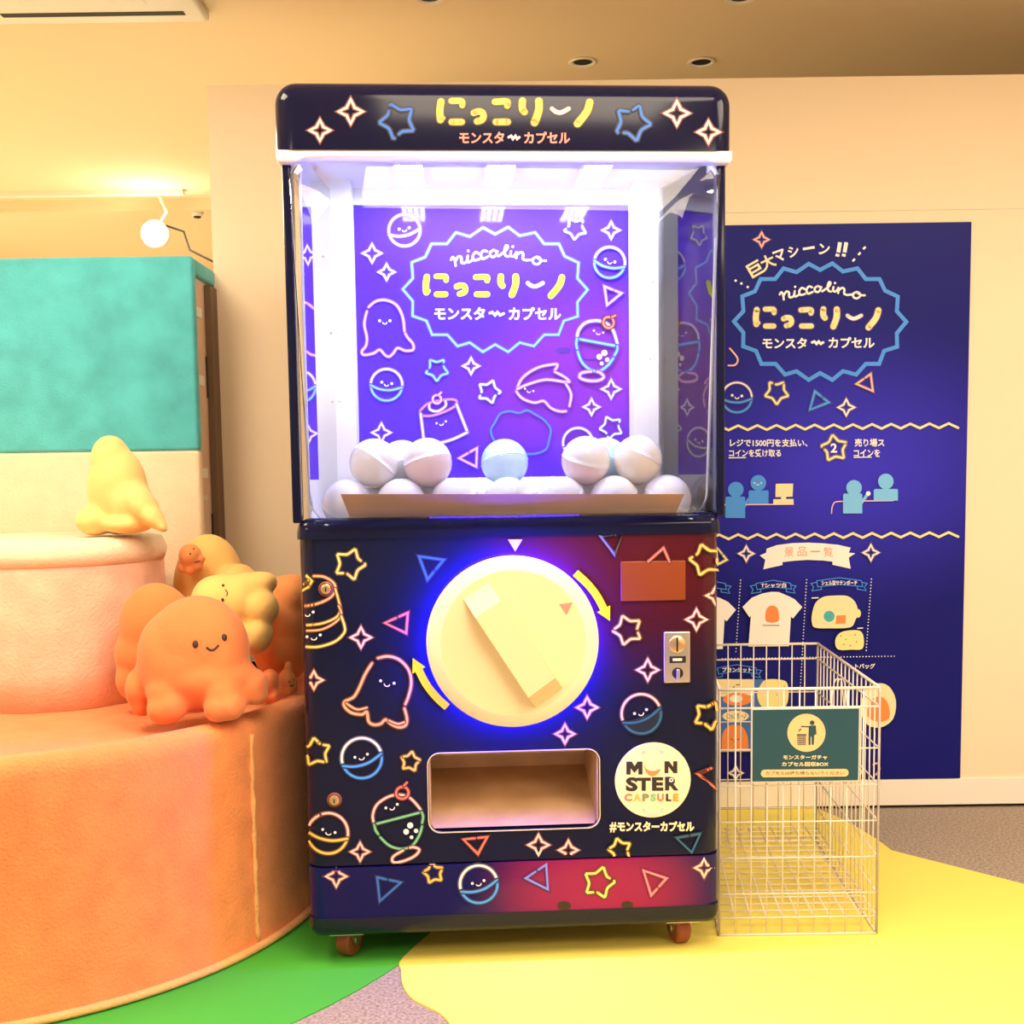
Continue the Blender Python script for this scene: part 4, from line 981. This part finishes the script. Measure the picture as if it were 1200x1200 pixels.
def plush(label, blobs, m, eyes=(), mouth=(), cat='plush toy', name='octopus_plush', group=None, vox=.0075, er=.006, extra=None, base=None):
    """blobs: (u, v, Y, rx_px, rz_px, ry_m[, tilt]) one soft stuffed body of lobes"""
    mb = MB()
    for b in blobs:
        u, v, Y, rx, rz, ry = b[:6]; c = at(u, v, Y); k = Y / F
        mb.ball(c, (rx * k, ry, rz * k), m, Matrix.Rotation(R(b[6]) if len(b) > 6 else 0, 3, 'Y'), 24, 16)
    o = mb.build('tmp'); md = o.modifiers.new('r', 'REMESH'); md.mode = 'VOXEL'; md.voxel_size = vox
    ms = o.modifiers.new('s', 'SMOOTH'); ms.iterations = 8; ms.factor = .6
    me = bake(o); drop(o)
    vs = [v.co.copy() for v in me.vertices]; fs = [tuple(p.vertices) for p in me.polygons]; bpy.data.meshes.remove(me)
    lo = min(v.z for v in vs); cx = sum(v.x for v in vs) / len(vs); cy = sum(v.y for v in vs) / len(vs)
    dz = 0
    O = Vector((cx, cy, lo))
    t = thing(name, label, cat, O, group=group)
    mb = MB().add([v - O for v in vs], fs, m, True); mb.build('body', t)
    bvh = BVHTree.FromPolygons([tuple(v) for v in vs], fs)
    def hit(u, v):
        loc, nor, i, d = bvh.ray_cast(CO, ray(u, v).normalized()); return loc, nor
    for (u, v, r) in eyes:
        loc, nor = hit(u, v)
        if loc is None: continue
        q = nor.to_track_quat('Z', 'Y').to_matrix(); k = (loc - CO).length / F
        MB().ball(loc - O, (r * .85 * k, r * 1.15 * k, r * .5 * k), 'thread', q @ Matrix.Rotation(0, 3, 'Z'), 14, 8).build('eye', t)
    if mouth:
        pts = [hit(*q)[0] for q in smooth(list(mouth), 5)]; pts = [p - O for p in pts if p is not None]
        if len(pts) > 2: MB().tube(pts, .0028 if er > .004 else .0016, 'thread', 6).build('mouth', t)
    return t
G = 'orange octopus plush toys on the drum'
plush('biggest orange octopus plush with smiling face sitting at the front rim of the drum', [
    (232, 762, 2.72, 61, 65, .10), (226, 780, 2.72, 66, 56, .105), (232, 740, 2.72, 48, 43, .085), (236, 792, 2.71, 66, 30, .10), (262, 775, 2.72, 30, 50, .09), (200, 770, 2.72, 38, 55, .09),
    (194, 830, 2.65, 22, 20, .055), (204, 826, 2.65, 17, 20, .055), (256, 828, 2.65, 17, 19, .055), (271, 826, 2.655, 17, 19, .055), (200, 808, 2.68, 28, 22, .07), (262, 808, 2.68, 26, 22, .07), (296, 803, 2.72, 17, 20, .055, 30), (301, 813, 2.72, 13, 14, .045), (165, 806, 2.72, 17, 26, .06), (168, 826, 2.72, 14, 14, .05)],
    'plush_orange', [(229, 755, 4.0), (263, 747, 3.8)], [(242, 758.5), (246, 761.5), (251, 761), (256, 756)], group=G)
plush('deep orange octopus plush half hidden behind the biggest one at the left', [(184, 735, 2.935, 44, 53, .085), (180, 765, 2.935, 46, 40, .085), (160, 795, 2.92, 24, 28, .06)], 'plush_deep', group=G)
plush('yellow orange octopus plush lying on its side behind the biggest one', [
    (262, 705, 3.02, 38, 33, .10), (252, 703, 3.02, 27, 29, .085), (288, 706, 3.02, 28, 36, .10), (311, 683, 3.02, 14, 13, .05), (302, 686, 3.02, 18, 17, .06), (307, 713, 2.97, 20, 21, .06), (302, 746, 2.95, 17, 23, .06, 20), (285, 740, 3.0, 22, 28, .08)],
    'plush_yellow', [(261.5, 686, 2.0), (261, 703, 2.0)], [(264, 691), (266.5, 695), (265.5, 698.5)], group=G, er=.003)
plush('tall apricot octopus plush standing close to the left side of the machine', [(334, 726, 3.22, 33, 53, .10), (336, 755, 3.22, 30, 44, .10), (324, 765, 3.16, 18, 22, .06), (343, 700, 3.22, 22, 28, .09), (318, 755, 3.22, 22, 40, .08)], 'plush_apricot', group=G)
plush('small faceless orange octopus plush standing on the rim beside the biggest one', [(316, 800, 2.93, 11, 17, .035), (312, 815, 2.92, 7, 10, .022), (322, 815, 2.92, 7, 10, .022)], 'plush_orange', group=G, vox=.004)
plush('tiny orange octopus plush at the right end of the drum rim', [(336, 797, 3.00, 10.5, 13, .032), (331, 808, 2.99, 5, 8, .018), (338, 809, 2.99, 5, 8, .018), (344, 803, 3.0, 5, 9, .018), (338, 782, 3.0, 5, 8, .015)], 'plush_apricot', [(339, 799, 1.0), (344, 797, 1.0)], [(340, 803), (342, 804), (344, 802)], group=G, vox=.004, er=.003)
plush('pale orange octopus plush at the back with a tiny one resting on it', [(246, 690, 3.41, 42, 65, .105), (254, 720, 3.41, 44, 55, .105), (280, 690, 3.33, 25, 30, .08), (234, 700, 3.37, 18, 50, .06), (292, 700, 3.30, 24, 28, .07)], 'plush_yellow', group=G)
plush('tiny orange octopus plush resting on the pale octopus at the back', [(223, 651, 3.255, 13, 14, .045), (214, 664, 3.255, 6, 8, .025), (223, 667, 3.25, 6, 8, .025), (232, 663, 3.255, 6, 7, .025), (235, 655, 3.255, 6, 5, .02)], 'plush_apricot', [(223, 649, 1.1), (227, 643, 1.1)], [(228, 659), (231, 658.5), (234, 657)], group=G, vox=.004, er=.003)
plush('straw coloured plush with long pointed foot standing on the pink tier', [(138, 575, 3.14, 34, 52, .09), (152, 590, 3.12, 26, 32, .08), (168, 593, 3.08, 16, 26, .06, -30), (180, 606, 3.06, 11, 17, .045, -35), (190, 617, 3.05, 6, 9, .028, -35), (150, 614, 3.10, 30, 12, .07), (112, 610, 3.1, 22, 18, .07), (130, 540, 3.14, 22, 30, .07)], 'plush_straw', name='star_plush')
